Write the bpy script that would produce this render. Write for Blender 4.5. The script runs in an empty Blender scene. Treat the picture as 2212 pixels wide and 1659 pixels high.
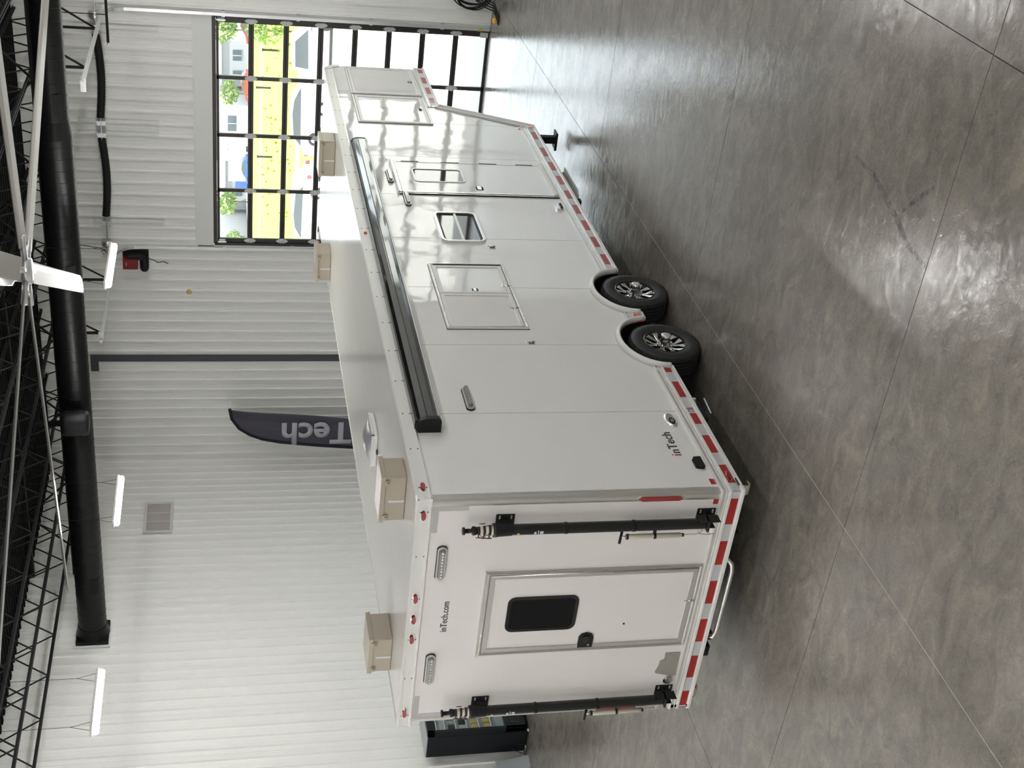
import bpy, bmesh, math, random
from mathutils import Vector, Matrix
random.seed(7)
S = bpy.context.scene
COL = S.collection
PI = math.pi

# ------------------------------------------------------------------ camera
def make_camera():
    yaw, pitch, roll, fpx = 0.557715, -0.225551, -0.005984, 2725.55
    f = Vector((math.cos(pitch)*math.cos(yaw), math.cos(pitch)*math.sin(yaw), math.sin(pitch)))
    r = Vector((math.sin(yaw), -math.cos(yaw), 0)); u = r.cross(f)
    r2 = r*math.cos(roll)+u*math.sin(roll); u2 = -r*math.sin(roll)+u*math.cos(roll)
    cd = bpy.data.cameras.new('camera'); cd.sensor_width = 36; cd.lens = fpx*36/2212
    cd.clip_start = 0.1; cd.clip_end = 900
    c = bpy.data.objects.new('camera', cd); COL.objects.link(c)
    # the phone was held sideways: the picture is turned a quarter turn
    X, Y, Z = -u2, r2, -f
    c.matrix_world = Matrix(((X.x, Y.x, Z.x, -8.1893), (X.y, Y.y, Z.y, -6.2205), (X.z, Y.z, Z.z, 4.8504), (0, 0, 0, 1)))
    S.camera = c
make_camera()

# ------------------------------------------------------------------ light
LED_STRENGTH = 100.0
w = bpy.data.worlds.new('world'); S.world = w; w.use_nodes = True
nt = w.node_tree; nt.nodes.clear()
sky = nt.nodes.new('ShaderNodeTexSky'); sky.sky_type = 'NISHITA'; sky.sun_disc = False
sky.sun_elevation = math.radians(58); sky.sun_rotation = math.radians(20); sky.altitude = 200
bg = nt.nodes.new('ShaderNodeBackground'); bg.inputs['Strength'].default_value = 0.42
wo = nt.nodes.new('ShaderNodeOutputWorld')
hs = nt.nodes.new('ShaderNodeHueSaturation'); hs.inputs['Saturation'].default_value = 0.22
nt.links.new(sky.outputs[0], hs.inputs['Color']); nt.links.new(hs.outputs[0], bg.inputs[0]); nt.links.new(bg.outputs[0], wo.inputs[0])
sd = bpy.data.lights.new('sun', 'SUN'); sd.energy = 9.5; sd.angle = 0.01; sd.color = (1, 0.97, 0.9)
so = bpy.data.objects.new('sun', sd); COL.objects.link(so)
so.rotation_euler = Vector((-0.18, 0.45, 0.85)).to_track_quat('Z', 'Y').to_euler()
so.location = (40, 0, 60)
S.view_settings.view_transform = 'Standard'; S.view_settings.look = 'None'
S.view_settings.gamma = 1; S.view_settings.use_curve_mapping = False
S.view_settings.exposure = 1.08

# ------------------------------------------------------------------ materials
def srgb(*c):
    return tuple(((x/255)/12.92 if x/255 <= 0.04045 else ((x/255+0.055)/1.055)**2.4) for x in c)
def mat(name, col, rough=0.5, metal=0.0, spec=0.5, coat=0.0, var=0.0, vscale=3.0, bump=0.0, bscale=20.0, stretch=None, emit=None, es=0, rvar=0.0):
    m = bpy.data.materials.new(name); m.use_nodes = True
    t = m.node_tree; b = t.nodes['Principled BSDF']
    b.inputs['Base Color'].default_value = (*col, 1); b.inputs['Roughness'].default_value = rough
    b.inputs['Metallic'].default_value = metal; b.inputs['Specular IOR Level'].default_value = spec
    b.inputs['Coat Weight'].default_value = coat; b.inputs['Coat Roughness'].default_value = 0.04
    if emit:
        b.inputs['Emission Color'].default_value = (*emit, 1); b.inputs['Emission Strength'].default_value = es
    tc = t.nodes.new('ShaderNodeTexCoord'); mp = t.nodes.new('ShaderNodeMapping')
    t.links.new(tc.outputs['Object'], mp.inputs[0])
    if stretch: mp.inputs['Scale'].default_value = stretch
    n = t.nodes.new('ShaderNodeTexNoise'); n.inputs['Scale'].default_value = vscale; n.inputs['Detail'].default_value = 4
    t.links.new(mp.outputs[0], n.inputs['Vector'])
    v = max(var, 0.015)
    mx = t.nodes.new('ShaderNodeMix'); mx.data_type = 'RGBA'
    mx.inputs['A'].default_value = (*[x*(1-v) for x in col], 1); mx.inputs['B'].default_value = (*[min(1, x*(1+v)) for x in col], 1)
    t.links.new(n.outputs['Fac'], mx.inputs['Factor']); t.links.new(mx.outputs['Result'], b.inputs['Base Color'])
    if rvar:
        mr = t.nodes.new('ShaderNodeMapRange'); mr.inputs[3].default_value = max(0.01, rough-rvar); mr.inputs[4].default_value = rough+rvar
        t.links.new(n.outputs['Fac'], mr.inputs[0]); t.links.new(mr.outputs[0], b.inputs['Roughness'])
    if bump:
        n2 = t.nodes.new('ShaderNodeTexNoise'); n2.inputs['Scale'].default_value = bscale; n2.inputs['Detail'].default_value = 2
        t.links.new(mp.outputs[0], n2.inputs['Vector'])
        bp = t.nodes.new('ShaderNodeBump'); bp.inputs['Strength'].default_value = 1.0; bp.inputs['Distance'].default_value = bump
        t.links.new(n2.outputs['Fac'], bp.inputs['Height']); t.links.new(bp.outputs[0], b.inputs['Normal'])
    return m

def concrete_mat():
    m = bpy.data.materials.new('polished_concrete'); m.use_nodes = True
    t = m.node_tree; b = t.nodes['Principled BSDF']; L = t.links.new
    tc = t.nodes.new('ShaderNodeTexCoord')
    def noise(scale, det, rough=0.55, stretch=(1, 1, 1), dist=0.0):
        mp = t.nodes.new('ShaderNodeMapping'); mp.inputs['Scale'].default_value = stretch
        L(tc.outputs['Object'], mp.inputs[0])
        n = t.nodes.new('ShaderNodeTexNoise'); n.inputs['Scale'].default_value = scale; n.inputs['Detail'].default_value = det
        n.inputs['Roughness'].default_value = rough; n.inputs['Distortion'].default_value = dist
        L(mp.outputs[0], n.inputs['Vector']); return n.outputs['Fac']
    def ramp(fac, stops):
        r = t.nodes.new('ShaderNodeValToRGB'); e = r.color_ramp.elements
        e[0].position, e[0].color = stops[0][0], (*stops[0][1], 1)
        e[1].position, e[1].color = stops[-1][0], (*stops[-1][1], 1)
        for p, c in stops[1:-1]:
            k = e.new(p); k.color = (*c, 1)
        L(fac, r.inputs[0]); return r.outputs[0]
    big = ramp(noise(0.55, 5, 0.6, (1, 1, 1), 0.6), [(0.32, (0.150, 0.137, 0.118)), (0.5, (0.178, 0.163, 0.142)), (0.68, (0.208, 0.192, 0.168))])
    mid = ramp(noise(3.2, 8, 0.68, (1.4, 0.8, 1), 1.2), [(0.34, (0.74, 0.74, 0.75)), (0.52, (1, 1, 1)), (0.70, (1.30, 1.28, 1.22))])
    fine = ramp(noise(26, 6, 0.7, (1, 1, 1), 2.0), [(0.38, (0.86, 0.86, 0.86)), (0.62, (1.13, 1.12, 1.10))])
    prev = big
    for o in (mid, fine):
        x = t.nodes.new('ShaderNodeMix'); x.data_type = 'RGBA'; x.blend_type = 'MULTIPLY'; x.inputs['Factor'].default_value = 1
        L(prev, x.inputs['A']); L(o, x.inputs['B']); prev = x.outputs['Result']
    L(prev, b.inputs['Base Color'])
    mr = t.nodes.new('ShaderNodeMapRange'); mr.inputs[1].default_value = 0.3; mr.inputs[2].default_value = 0.7
    mr.inputs[3].default_value = 0.11; mr.inputs[4].default_value = 0.27
    L(noise(2.4, 5, 0.6, (1.2, 0.7, 1), 0.8), mr.inputs[0]); L(mr.outputs[0], b.inputs['Roughness'])
    b.inputs['Specular IOR Level'].default_value = 0.5
    bp = t.nodes.new('ShaderNodeBump'); bp.inputs['Strength'].default_value = 1; bp.inputs['Distance'].default_value = 0.0020
    L(noise(9, 6, 0.65, (1.2, 0.8, 1), 1.5), bp.inputs['Height']); L(bp.outputs[0], b.inputs['Normal'])
    return m

def glass_mat(name, tint=(0.93, 0.96, 0.95), refl=0.06):
    m = bpy.data.materials.new(name); m.use_nodes = True
    t = m.node_tree; t.nodes.clear()
    tr = t.nodes.new('ShaderNodeBsdfTransparent'); tr.inputs[0].default_value = (*tint, 1)
    gl = t.nodes.new('ShaderNodeBsdfGlossy'); gl.inputs['Roughness'].default_value = 0.03
    mx = t.nodes.new('ShaderNodeMixShader'); mx.inputs[0].default_value = refl
    o = t.nodes.new('ShaderNodeOutputMaterial')
    t.links.new(tr.outputs[0], mx.inputs[1]); t.links.new(gl.outputs[0], mx.inputs[2]); t.links.new(mx.outputs[0], o.inputs[0])
    return m

M = {}
M['floor'] = concrete_mat()
M['joint'] = mat('joint_filler', (0.05, 0.045, 0.04), 0.8)
M['wallmetal'] = mat('white_ribbed_steel', (0.82, 0.825, 0.80), 0.45, 0, 0.4, var=0.03, vscale=1.0, bump=0.0006, bscale=3, stretch=(1, 1, 0.2))
M['walltrim'] = mat('white_steel_trim', (0.74, 0.745, 0.73), 0.4)
M['deck'] = mat('dark_roof_deck', (0.014, 0.014, 0.014), 0.9, 0, 0.1, var=0.1)
M['blacksteel'] = mat('black_painted_steel', (0.013, 0.013, 0.013), 0.6, 0, 0.25, var=0.1)
M['column'] = mat('slate_grey_paint', srgb(70, 72, 78), 0.5)
M['panel'] = mat('gloss_white_aluminium_skin', (0.715, 0.712, 0.693), 0.05, 0, 0.7, coat=0.40, bump=0.009, bscale=1.6, stretch=(1.0, 1.0, 1.1))
M['rearpanel'] = mat('white_rear_skin', (0.70, 0.675, 0.655), 0.22, 0, 0.5, coat=0.2, bump=0.0012, bscale=1.3)
M['roofskin'] = mat('white_roof_membrane', (0.60, 0.585, 0.55), 0.22, 0, 0.55, coat=0.25, var=0.03, bump=0.004, bscale=1.6, stretch=(0.25, 1.6, 1))
M['trim'] = mat('white_extruded_trim', (0.67, 0.665, 0.645), 0.25, 0, 0.5)
M['alu'] = mat('brushed_aluminium', (0.62, 0.61, 0.58), 0.32, 0.85, bump=0.0003, bscale=60, stretch=(1, 1, 0.1))
M['brightalu'] = mat('bright_aluminium_trim', (0.80, 0.79, 0.76), 0.22, 0.75)
M['chrome'] = mat('chrome', (0.85, 0.85, 0.86), 0.07, 1.0)
M['galv'] = mat('galvanised_steel', (0.70, 0.71, 0.72), 0.30, 0.55, var=0.08)
M['red'] = mat('red_reflective_tape', srgb(152, 22, 17), 0.3, 0, 0.5, coat=0.3)
M['silvertape'] = mat('silver_reflective_tape', (0.50, 0.51, 0.52), 0.3, 0.1)
M['redlens'] = mat('red_lens', srgb(140, 10, 15), 0.08, 0, 0.7, coat=1.0)
M['amber'] = mat('amber_lens', srgb(225, 120, 50), 0.1, 0, 0.7, coat=1.0)
M['clearlens'] = mat('clear_lamp_lens', (0.30, 0.30, 0.29), 0.15, 0.5, coat=1.0)
M['cornertape'] = mat('grey_corner_tape', (0.42, 0.41, 0.40), 0.4)
M['plate'] = mat('bare_plate_metal', (0.40, 0.385, 0.34), 0.3, 0.6)
M['blackgloss'] = mat('black_gloss_aluminium', (0.008, 0.009, 0.010), 0.20, 0, 0.45, coat=0.15)
M['awning'] = mat('polished_black_awning', (0.010, 0.010, 0.011), 0.10, 0, 0.9, coat=1.0, bump=0.001, bscale=2)
M['blackplastic'] = mat('black_plastic', (0.008, 0.008, 0.009), 0.45, 0, 0.3)
M['rubber'] = mat('tyre_rubber', (0.022, 0.022, 0.023), 0.55, 0, 0.35, var=0.15)
M['gap'] = mat('seam_sealant', (0.05, 0.05, 0.05), 0.7)
M['darkglass'] = mat('dark_tinted_glass', (0.004, 0.004, 0.005), 0.06, 0, 0.22)
M['beige'] = mat('beige_moulded_cover', srgb(158, 149, 134), 0.3, 0, 0.5, var=0.03)
M['mirrorglass'] = mat('reflective_window_glass', (0.05, 0.05, 0.05), 0.03, 0.0, 1.0, coat=1.0)
M['creamtube'] = mat('cream_tube', srgb(190, 186, 170), 0.35, 0.2)
M['domeplastic'] = mat('smoked_vent_plastic', (0.30, 0.30, 0.31), 0.3)
def stain_mat():
    m = bpy.data.materials.new('floor_scuff'); m.use_nodes = True; t = m.node_tree; b = t.nodes['Principled BSDF']
    b.inputs['Base Color'].default_value = (0.05, 0.045, 0.04, 1); b.inputs['Roughness'].default_value = 0.35
    n = t.nodes.new('ShaderNodeTexNoise'); n.inputs['Scale'].default_value = 18; n.inputs['Detail'].default_value = 4
    tc = t.nodes.new('ShaderNodeTexCoord'); t.links.new(tc.outputs['Object'], n.inputs['Vector'])
    r = t.nodes.new('ShaderNodeMapRange'); r.inputs[1].default_value = 0.35; r.inputs[2].default_value = 0.65; r.inputs[3].default_value = 0.0; r.inputs[4].default_value = 0.38
    t.links.new(n.outputs['Fac'], r.inputs[0]); t.links.new(r.outputs[0], b.inputs['Alpha'])
    return m
M['stain'] = stain_mat()
M['maroon'] = mat('maroon_collar', srgb(52, 22, 24), 0.4)
M['text'] = mat('charcoal_lettering', srgb(60, 56, 60), 0.5)
M['redtext'] = mat('red_lettering', srgb(165, 75, 60), 0.5)
M['greytext'] = mat('light_grey_lettering', srgb(176, 176, 184), 0.7)
M['flag'] = mat('charcoal_flag_cloth', srgb(74, 72, 82), 0.85, var=0.10, vscale=1.0, bump=0.01, bscale=3, stretch=(1, 4, 0.5))
M['flagedge'] = mat('dark_flag_sleeve', srgb(24, 20, 38), 0.8)
M['bronze'] = mat('dark_bronze_aluminium', (0.030, 0.026, 0.023), 0.4, 0.2, 0.5)
M['hingeplate'] = mat('pale_hinge_plate', srgb(200, 200, 198), 0.5, 0.1)
M['glass'] = glass_mat('door_glass')
M['yellow'] = mat('yellow_plastic', srgb(228, 168, 40), 0.4)
M['ylabel'] = mat('yellow_green_label', srgb(200, 200, 60), 0.5)
M['opred'] = mat('dark_red_housing', srgb(120, 20, 26), 0.4)
M['fanwhite'] = mat('white_fan_aluminium', (0.50, 0.475, 0.455), 0.3, 0, 0.5)
M['duct'] = mat('black_spiral_duct', (0.005, 0.005, 0.0055), 0.38, 0.0, 0.25, var=0.12, bump=0.0008, bscale=9)
M['ductdark'] = mat('duct_opening', (0.002, 0.002, 0.002), 0.9)
M['grille'] = mat('grille_slats', srgb(196, 190, 186), 0.6)
M['led'] = mat('led_tube', (0.9, 0.9, 0.9), 0.4, emit=(1.0, 0.985, 0.96), es=LED_STRENGTH)
M['vendside'] = mat('black_cabinet_side', (0.005, 0.007, 0.010), 0.45, 0, 0.25)
M['vendglass'] = mat('cabinet_glass', (0.05, 0.055, 0.06), 0.05, 0, 0.9, coat=1.0)
M['tan'] = mat('tan_packets', srgb(196, 170, 110), 0.6)
M['greybin'] = mat('grey_clear_bin', srgb(160, 165, 168), 0.3)
M['spoke'] = mat('machined_spoke', (0.8, 0.8, 0.8), 0.12, 1.0)
M['wheelblack'] = mat('black_wheel', (0.012, 0.012, 0.012), 0.2, 0, 0.6, coat=0.5)
M['apron'] = mat('pale_concrete_apron', (0.42, 0.41, 0.39), 0.9, var=0.05, vscale=0.3)
M['grass'] = mat('field_grass', (0.33, 0.40, 0.055), 0.95, 0, 0.1, var=0.28, vscale=0.5, stretch=(0.25, 1.0, 1))
M['grasstuft'] = mat('grass_tuft', (0.27, 0.35, 0.05), 0.95, 0, 0.1)
M['grassdark'] = mat('green_grass_strip', (0.22, 0.33, 0.10), 0.95, 0, 0.1, var=0.35, vscale=0.5)
M['road'] = mat('far_asphalt', (0.24, 0.24, 0.25), 0.9)
M['leaf'] = mat('leaf_green', (0.20, 0.30, 0.09), 0.8, var=0.3, vscale=2)
M['bark'] = mat('bark', (0.12, 0.09, 0.06), 0.9)
M['carwhite'] = mat('white_car_paint', (0.7, 0.7, 0.72), 0.2, coat=0.6)
M['carglass'] = mat('car_glass', (0.05, 0.065, 0.075), 0.05, 0, 0.8)
M['carred'] = mat('red_car_paint', (0.45, 0.02, 0.02), 0.25, coat=0.5)
M['carblue'] = mat('blue_car_paint', (0.05, 0.06, 0.09), 0.25, coat=0.5)
M['bluepaint'] = mat('bright_blue_paint', (0.02, 0.08, 0.5), 0.4)
M['bldwhite'] = mat('white_cladding', (0.5, 0.5, 0.5), 0.7)
M['bldgrey'] = mat('grey_cladding', (0.27, 0.28, 0.29), 0.7)
M['bldroof'] = mat('building_roof', (0.3, 0.3, 0.31), 0.8)
M['bldwin'] = mat('building_window', (0.06, 0.08, 0.1), 0.1)
M['unpainted'] = mat('pallet_wood', srgb(170, 170, 110), 0.8)

# ------------------------------------------------------------------ mesh helper
class MB:
    def __init__(s): s.v = []; s.f = []; s.m = []; s.mats = []; s.sm = []
    def mi(s, m):
        if m not in s.mats: s.mats.append(m)
        return s.mats.index(m)
    def add(s, vs, fs, m, smooth=False):
        b = len(s.v); s.v += [tuple(v) for v in vs]; k = s.mi(m)
        for f in fs: s.f.append(tuple(i+b for i in f)); s.m.append(k); s.sm.append(smooth)
        return s
    def box(s, x0, x1, y0, y1, z0, z1, m):
        x0, x1 = min(x0, x1), max(x0, x1); y0, y1 = min(y0, y1), max(y0, y1); z0, z1 = min(z0, z1), max(z0, z1)
        return s.add([(x0, y0, z0), (x1, y0, z0), (x1, y1, z0), (x0, y1, z0), (x0, y0, z1), (x1, y0, z1), (x1, y1, z1), (x0, y1, z1)],
                     [(0, 3, 2, 1), (4, 5, 6, 7), (0, 1, 5, 4), (1, 2, 6, 5), (2, 3, 7, 6), (3, 0, 4, 7)], m)
    def tube(s, pts, r, m, n=8, closed=False, r1=None, caps=True):
        pts = [Vector(p) for p in pts]; N = len(pts); vs = []; prev = None
        for i, p in enumerate(pts):
            a = pts[(i-1) % N] if (closed or i) else p; c = pts[(i+1) % N] if (closed or i < N-1) else p
            d = (c-a).normalized()
            if prev is None:
                up = Vector((0, 0, 1)) if abs(d.z) < 0.9 else Vector((1, 0, 0))
                e = d.cross(up).normalized()
            else: e = (prev-d*prev.dot(d)).normalized()
            prev = e; g = d.cross(e)
            rr = r if r1 is None else r+(r1-r)*i/(N-1)
            for k in range(n):
                t = 2*PI*k/n; vs.append(p+e*math.cos(t)*rr+g*math.sin(t)*rr)
        fs = []
        for i in range(N if closed else N-1):
            for k in range(n):
                a = i*n+k; b2 = i*n+(k+1) % n; c2 = ((i+1) % N)*n+(k+1) % n; d2 = ((i+1) % N)*n+k
                fs.append((a, b2, c2, d2))
        if not closed and caps: fs.append(tuple(range(n-1, -1, -1))); fs.append(tuple((N-1)*n+k for k in range(n)))
        return s.add(vs, fs, m, True)
    def lathe(s, c, axis, prof, m, n=32, cap0=True, cap1=True, smooth=True):
        # prof: (t along axis, radius)
        ax = Vector(axis).normalized(); up = Vector((0, 0, 1)) if abs(ax.z) < 0.9 else Vector((1, 0, 0))
        e = ax.cross(up).normalized(); g = ax.cross(e); c = Vector(c); vs = []
        for t, r in prof:
            for k in range(n):
                a = 2*PI*k/n; vs.append(c+ax*t+(e*math.cos(a)+g*math.sin(a))*r)
        fs = []
        for i in range(len(prof)-1):
            for k in range(n): fs.append((i*n+k, i*n+(k+1) % n, (i+1)*n+(k+1) % n, (i+1)*n+k))
        s.add(vs, fs, m, smooth)
        if cap0: s.add(vs[:n], [tuple(range(n-1, -1, -1))], m)
        if cap1: s.add(vs[-n:], [tuple(range(n))], m)
        return s
    def prism(s, poly, fn, d0, d1, m, smooth=False):
        n = len(poly); vs = [fn(u, z, d0) for u, z in poly]+[fn(u, z, d1) for u, z in poly]
        fs = [tuple(range(n)), tuple(range(2*n-1, n-1, -1))]
        s.add(vs, fs, m)
        s.add(vs, [(i, (i+1) % n, n+(i+1) % n, n+i) for i in range(n)], m, smooth)
        return s
    def ring(s, outer, inner, fn, d0, d1, m, din=None):
        # frame between two outlines with equal point counts
        n = len(outer); din = d1 if din is None else din
        vs = [fn(u, z, d0) for u, z in outer]+[fn(u, z, d1) for u, z in outer]+[fn(u, z, din) for u, z in inner]+[fn(u, z, d0) for u, z in inner]
        fs = []
        for i in range(n):
            j = (i+1) % n
            fs += [(i, j, n+j, n+i), (n+i, n+j, 2*n+j, 2*n+i), (2*n+i, 2*n+j, 3*n+j, 3*n+i)]
        return s.add(vs, fs, m)
    def build(s, name, parent=None, bevel=0, seg=2, recalc=True):
        me = bpy.data.meshes.new(name); me.from_pydata(s.v, [], s.f)
        for m in s.mats: me.materials.append(M[m] if isinstance(m, str) else m)
        me.polygons.foreach_set('material_index', s.m); me.polygons.foreach_set('use_smooth', s.sm)
        if recalc:
            bm = bmesh.new(); bm.from_mesh(me); bmesh.ops.recalc_face_normals(bm, faces=bm.faces); bm.to_mesh(me); bm.free()
        me.update()
        o = bpy.data.objects.new(name, me); COL.objects.link(o)
        if parent: adopt(o, parent)
        if bevel:
            b = o.modifiers.new('bevel', 'BEVEL'); b.width = bevel; b.segments = seg; b.limit_method = 'ANGLE'; b.angle_limit = math.radians(40)
            b.harden_normals = False
        return o
WLOC = {}
def adopt(o, p):
    o.parent = p
    l = WLOC.get(p.name, Vector((0, 0, 0)))
    o.matrix_parent_inverse = Matrix.Translation(-l) if not isinstance(l, Matrix) else l.inverted()
def empty(name, loc, label=None, cat=None, group=None):
    o = bpy.data.objects.new(name, None); COL.objects.link(o); o.location = loc; o.empty_display_size = 0.2
    WLOC[o.name] = Vector(loc)
    if label: tag(o, label, cat, group)
    return o
def tag(o, label, cat, group=None, kind=None):
    o['label'] = label; o['category'] = cat
    if group: o['group'] = group
    if kind: o['kind'] = kind
    return o
def struct(o): o['kind'] = 'structure'; return o
def dup(o, parent=None, off=(0, 0, 0)):
    c = o.copy(); COL.objects.link(c)
    if parent is not None:
        c.parent = parent
    for ch in list(o.children): dup(ch, c)
    return c
def move(o, d): o.location = Vector(o.location)+Vector(d)
def rrect(u0, u1, z0, z1, r, n=5):
    out = []
    for cx, cz, a in ((u1-r, z1-r, 0), (u0+r, z1-r, PI/2), (u0+r, z0+r, PI), (u1-r, z0+r, 1.5*PI)):
        for k in range(n+1):
            t = a+PI/2*k/n; out.append((cx+r*math.cos(t), cz+r*math.sin(t)))
    return out
side = lambda u, z, d: (u, -d, z)          # curb side of the trailer, plane y = 0, outward -y
rear = lambda u, z, d: (-d, u, z)          # rear of the trailer, plane x = 0, outward -x
def fbox(mb, fn, u0, u1, z0, z1, d0, d1, m):
    return mb.prism([(u0, z0), (u1, z0), (u1, z1), (u0, z1)], fn, d0, d1, m)
FAT = {}
def text_mesh(name, s, fn, u0, u1, z0, z1, m, parent, d=0.002, offset=0.0, flipu=False, rot=False, depth=0.001):
    cu = bpy.data.curves.new(name, 'FONT'); cu.body = s; cu.size = 1; cu.offset = offset; cu.resolution_u = 4
    o = bpy.data.objects.new(name, cu); COL.objects.link(o)
    dg = bpy.context.evaluated_depsgraph_get(); dg.update()
    me = bpy.data.meshes.new_from_object(o.evaluated_get(dg)); bpy.data.objects.remove(o)
    xs = [v.co.x for v in me.vertices]; ys = [v.co.y for v in me.vertices]
    x0, x1, y0, y1 = min(xs), max(xs), min(ys), max(ys)
    for v in me.vertices:
        a = (v.co.x-x0)/(x1-x0); b = (v.co.y-y0)/(y1-y0)
        if rot: u = u0+(u1-u0)*b; z = z0+(z1-z0)*a
        else: u = u0+(u1-u0)*a; z = z0+(z1-z0)*b
        v.co = Vector(fn(u, z, d))
    me.materials.clear(); me.materials.append(M[m])
    o = bpy.data.objects.new(name, me); COL.objects.link(o)
    sol = o.modifiers.new('thickness', 'SOLIDIFY'); sol.thickness = depth; sol.offset = 0
    if parent: adopt(o, parent)
    return o

# ------------------------------------------------------------------ building shell
XB, YL, ZC = 14.6, 9.8, 8.35          # back wall, left wall, roof deck
XR, YR = -16.0, -20.0
def make_floor():
    f = MB(); f.box(XR, XB+0.3, YR, YL, -0.12, -0.012, 'joint'); fl = f.build('floor'); struct(fl)
    ys = [YL, 3.54, -0.32, -4.18, -8.04, -11.9, -15.8, YR]
    xs = [XB+0.02, 10.9, 6.95, 3.0, -0.95, -4.9, -8.85, -12.8, XR]
    for i in range(len(xs)-1):
        for j in range(len(ys)-1):
            g = 0.0035
            b = MB(); b.box(xs[i+1]+g, xs[i]-g, ys[j+1]+g, ys[j]-g, -0.05, 0.0, 'floor')
            b.build('concrete_slab', fl)
    # dark scuffs on the near floor
    for path, wd in (([(0.42, -2.94), (0.06, -2.92), (-0.16, -2.85), (-0.43, -2.77), (-0.65, -2.68), (-0.93, -2.65)], 0.03), ([(-0.45, -2.86), (-0.56, -2.99), (-0.75, -3.18)], 0.022), ([(0.38, -4.1), (0.32, -3.77), (0.2, -3.53)], 0.012)):
        vs = []; n = len(path)
        for i, (x, y) in enumerate(path):
            a = path[max(0, i-1)]; c = path[min(n-1, i+1)]; d = Vector((c[0]-a[0], c[1]-a[1])).normalized(); q = wd*(0.35+0.65*math.sin(PI*(i+0.5)/n))
            vs += [(x-d.y*q, y+d.x*q, 0.0006), (x+d.y*q, y-d.x*q, 0.0006)]
        b = MB(); b.add(vs, [(2*i, 2*i+1, 2*i+3, 2*i+2) for i in range(n-1)], 'stain'); b.build('floor_scuff', fl)
    # pale fill strip along one joint, as in the photo
    b = MB(); b.box(-14, 5.6, -0.3225, -0.3175, -0.012, -0.0008, 'apron'); b.build('joint_filler', fl)
make_floor()
def panel_mesh(width, h, first=0.115):
    pts = []; u = 0.0; pts.append((0, 0)); c = first
    while c < width-0.03:
        pts += [(c-0.024, 0), (c-0.014, 0.032), (c+0.014, 0.032), (c+0.024, 0)]
        # two low stiffening beads between the main ribs
        for q in (0.075, 0.150):
            if c+q < width-0.03: pts += [(c+q-0.010, 0), (c+q, 0.003), (c+q+0.010, 0)]
        c += 0.23
    pts.append((width, 0)); return pts
def wall_panels(parent, fn, u0, u1, z0, z1, W=0.92):
    u = u0; d = 1 if u1 > u0 else -1; cache = {}
    while (u1-u)*d > 0.05:
        wd = min(W, abs(u1-u)); key = round(wd, 3)
        if key not in cache:
            prof = panel_mesh(wd-0.004, 0); b = MB(); n = len(prof)
            vs = [(x, -y, z0) for x, y in prof]+[(x, -y, z1) for x, y in prof]+[(x, 0.02, z0) for x, y in (prof[0], prof[-1])]+[(x, 0.02, z1) for x, y in (prof[0], prof[-1])]
            fs = [(i, i+1, n+i+1, n+i) for i in range(n-1)]+[(0, n, 2*n+2, 2*n), (n-1, 2*n+1, 2*n+3, 2*n-1), (2*n, 2*n+2, 2*n+3, 2*n+1)]
            b.add(vs, fs, 'wallmetal'); o = b.build('wall_panel'); cache[key] = o.data
        else:
            o = bpy.data.objects.new('wall_panel', cache[key]); COL.objects.link(o)
        o.location, o.rotation_euler = fn(u)
        adopt(o, parent); u += W*d
def make_walls():
    # left wall, plane y = YL, facing -y ; local -y is outward, local x runs along the wall
    b = MB(); b.box(XR, XB+0.3, YL+0.02, YL+0.25, -0.12, ZC+0.3, 'walltrim'); wl = struct(b.build('wall_left'))
    wall_panels(wl, lambda u: ((u-0.92, YL, 0), (0, 0, 0)), XB, XR, 0.0, ZC-0.02)
    # back wall with two sectional doors
    b = MB()
    for (y0, y1, z0, z1) in ((4.78, YL+0.2, -0.12, ZC), (-1.58, 0.30, -0.12, ZC), (0.30, 4.78, 5.0, ZC), (-6.02, -1.58, 5.0, ZC), (YR, -6.02, -0.12, ZC)):
        b.box(XB+0.02, XB+0.25, y0, y1, z0, z1, 'walltrim')
    wb = struct(b.build('wall_back'))
    R90 = lambda u: ((XB, u, 0), (0, 0, -PI/2))       # local x -> -y, local -y -> -x
    wall_panels(wb, R90, YL, 4.84, 0.0, ZC-0.02)
    wall_panels(wb, R90, 4.78, 0.30, 5.33, ZC-0.02)
    wall_panels(wb, R90, 0.30, -1.58, 0.0, ZC-0.02)
    wall_panels(wb, R90, -1.58, -6.02, 5.33, ZC-0.02)
    wall_panels(wb, R90, -6.02, YR, 0.0, ZC-0.02)
    b = MB(); b.box(XR, XB+0.3, YR-0.2, YR, -0.12, ZC, 'walltrim'); struct(b.build('wall_right'))
    b = MB(); b.box(XR-0.2, XR, YR, YL, -0.12, ZC, 'walltrim'); struct(b.build('wall_front'))
    b = MB(); b.box(XR-0.2, XB+0.3, YR-0.2, YL+0.25, ZC, ZC+0.3, 'deck')
    for k in range(160):
        x = XR+0.2*k+0.05
        if x < XB: b.box(x, x+0.08, YR, YL, ZC-0.035, ZC, 'deck')
    struct(b.build('ceiling'))
    # flat trims
    b = MB(); b.box(XB-0.012, XB+0.01, 0.28, 4.80, 5.0, 5.30, 'walltrim'); b.box(XB-0.03, XB, 0.28, 4.80, 5.30, 5.345, 'walltrim'); struct(b.build('trim_1'))
    b = MB(); b.box(XB-0.03, XB+0.01, YL-0.10, YL, 0, ZC-0.05, 'walltrim'); b.box(XB-0.10, XB, YL-0.03, YL, 0, ZC-0.05, 'walltrim'); struct(b.build('trim_2'))
    b = MB(); b.box(XB-0.012, XB+0.01, 4.78, 4.85, 0, 6.9, 'walltrim'); struct(b.build('trim_3'))
    b = MB(); b.box(XB-0.012, XB+0.01, 0.22, 0.30, 0, 6.9, 'walltrim'); struct(b.build('trim_4'))
make_walls()

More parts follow.
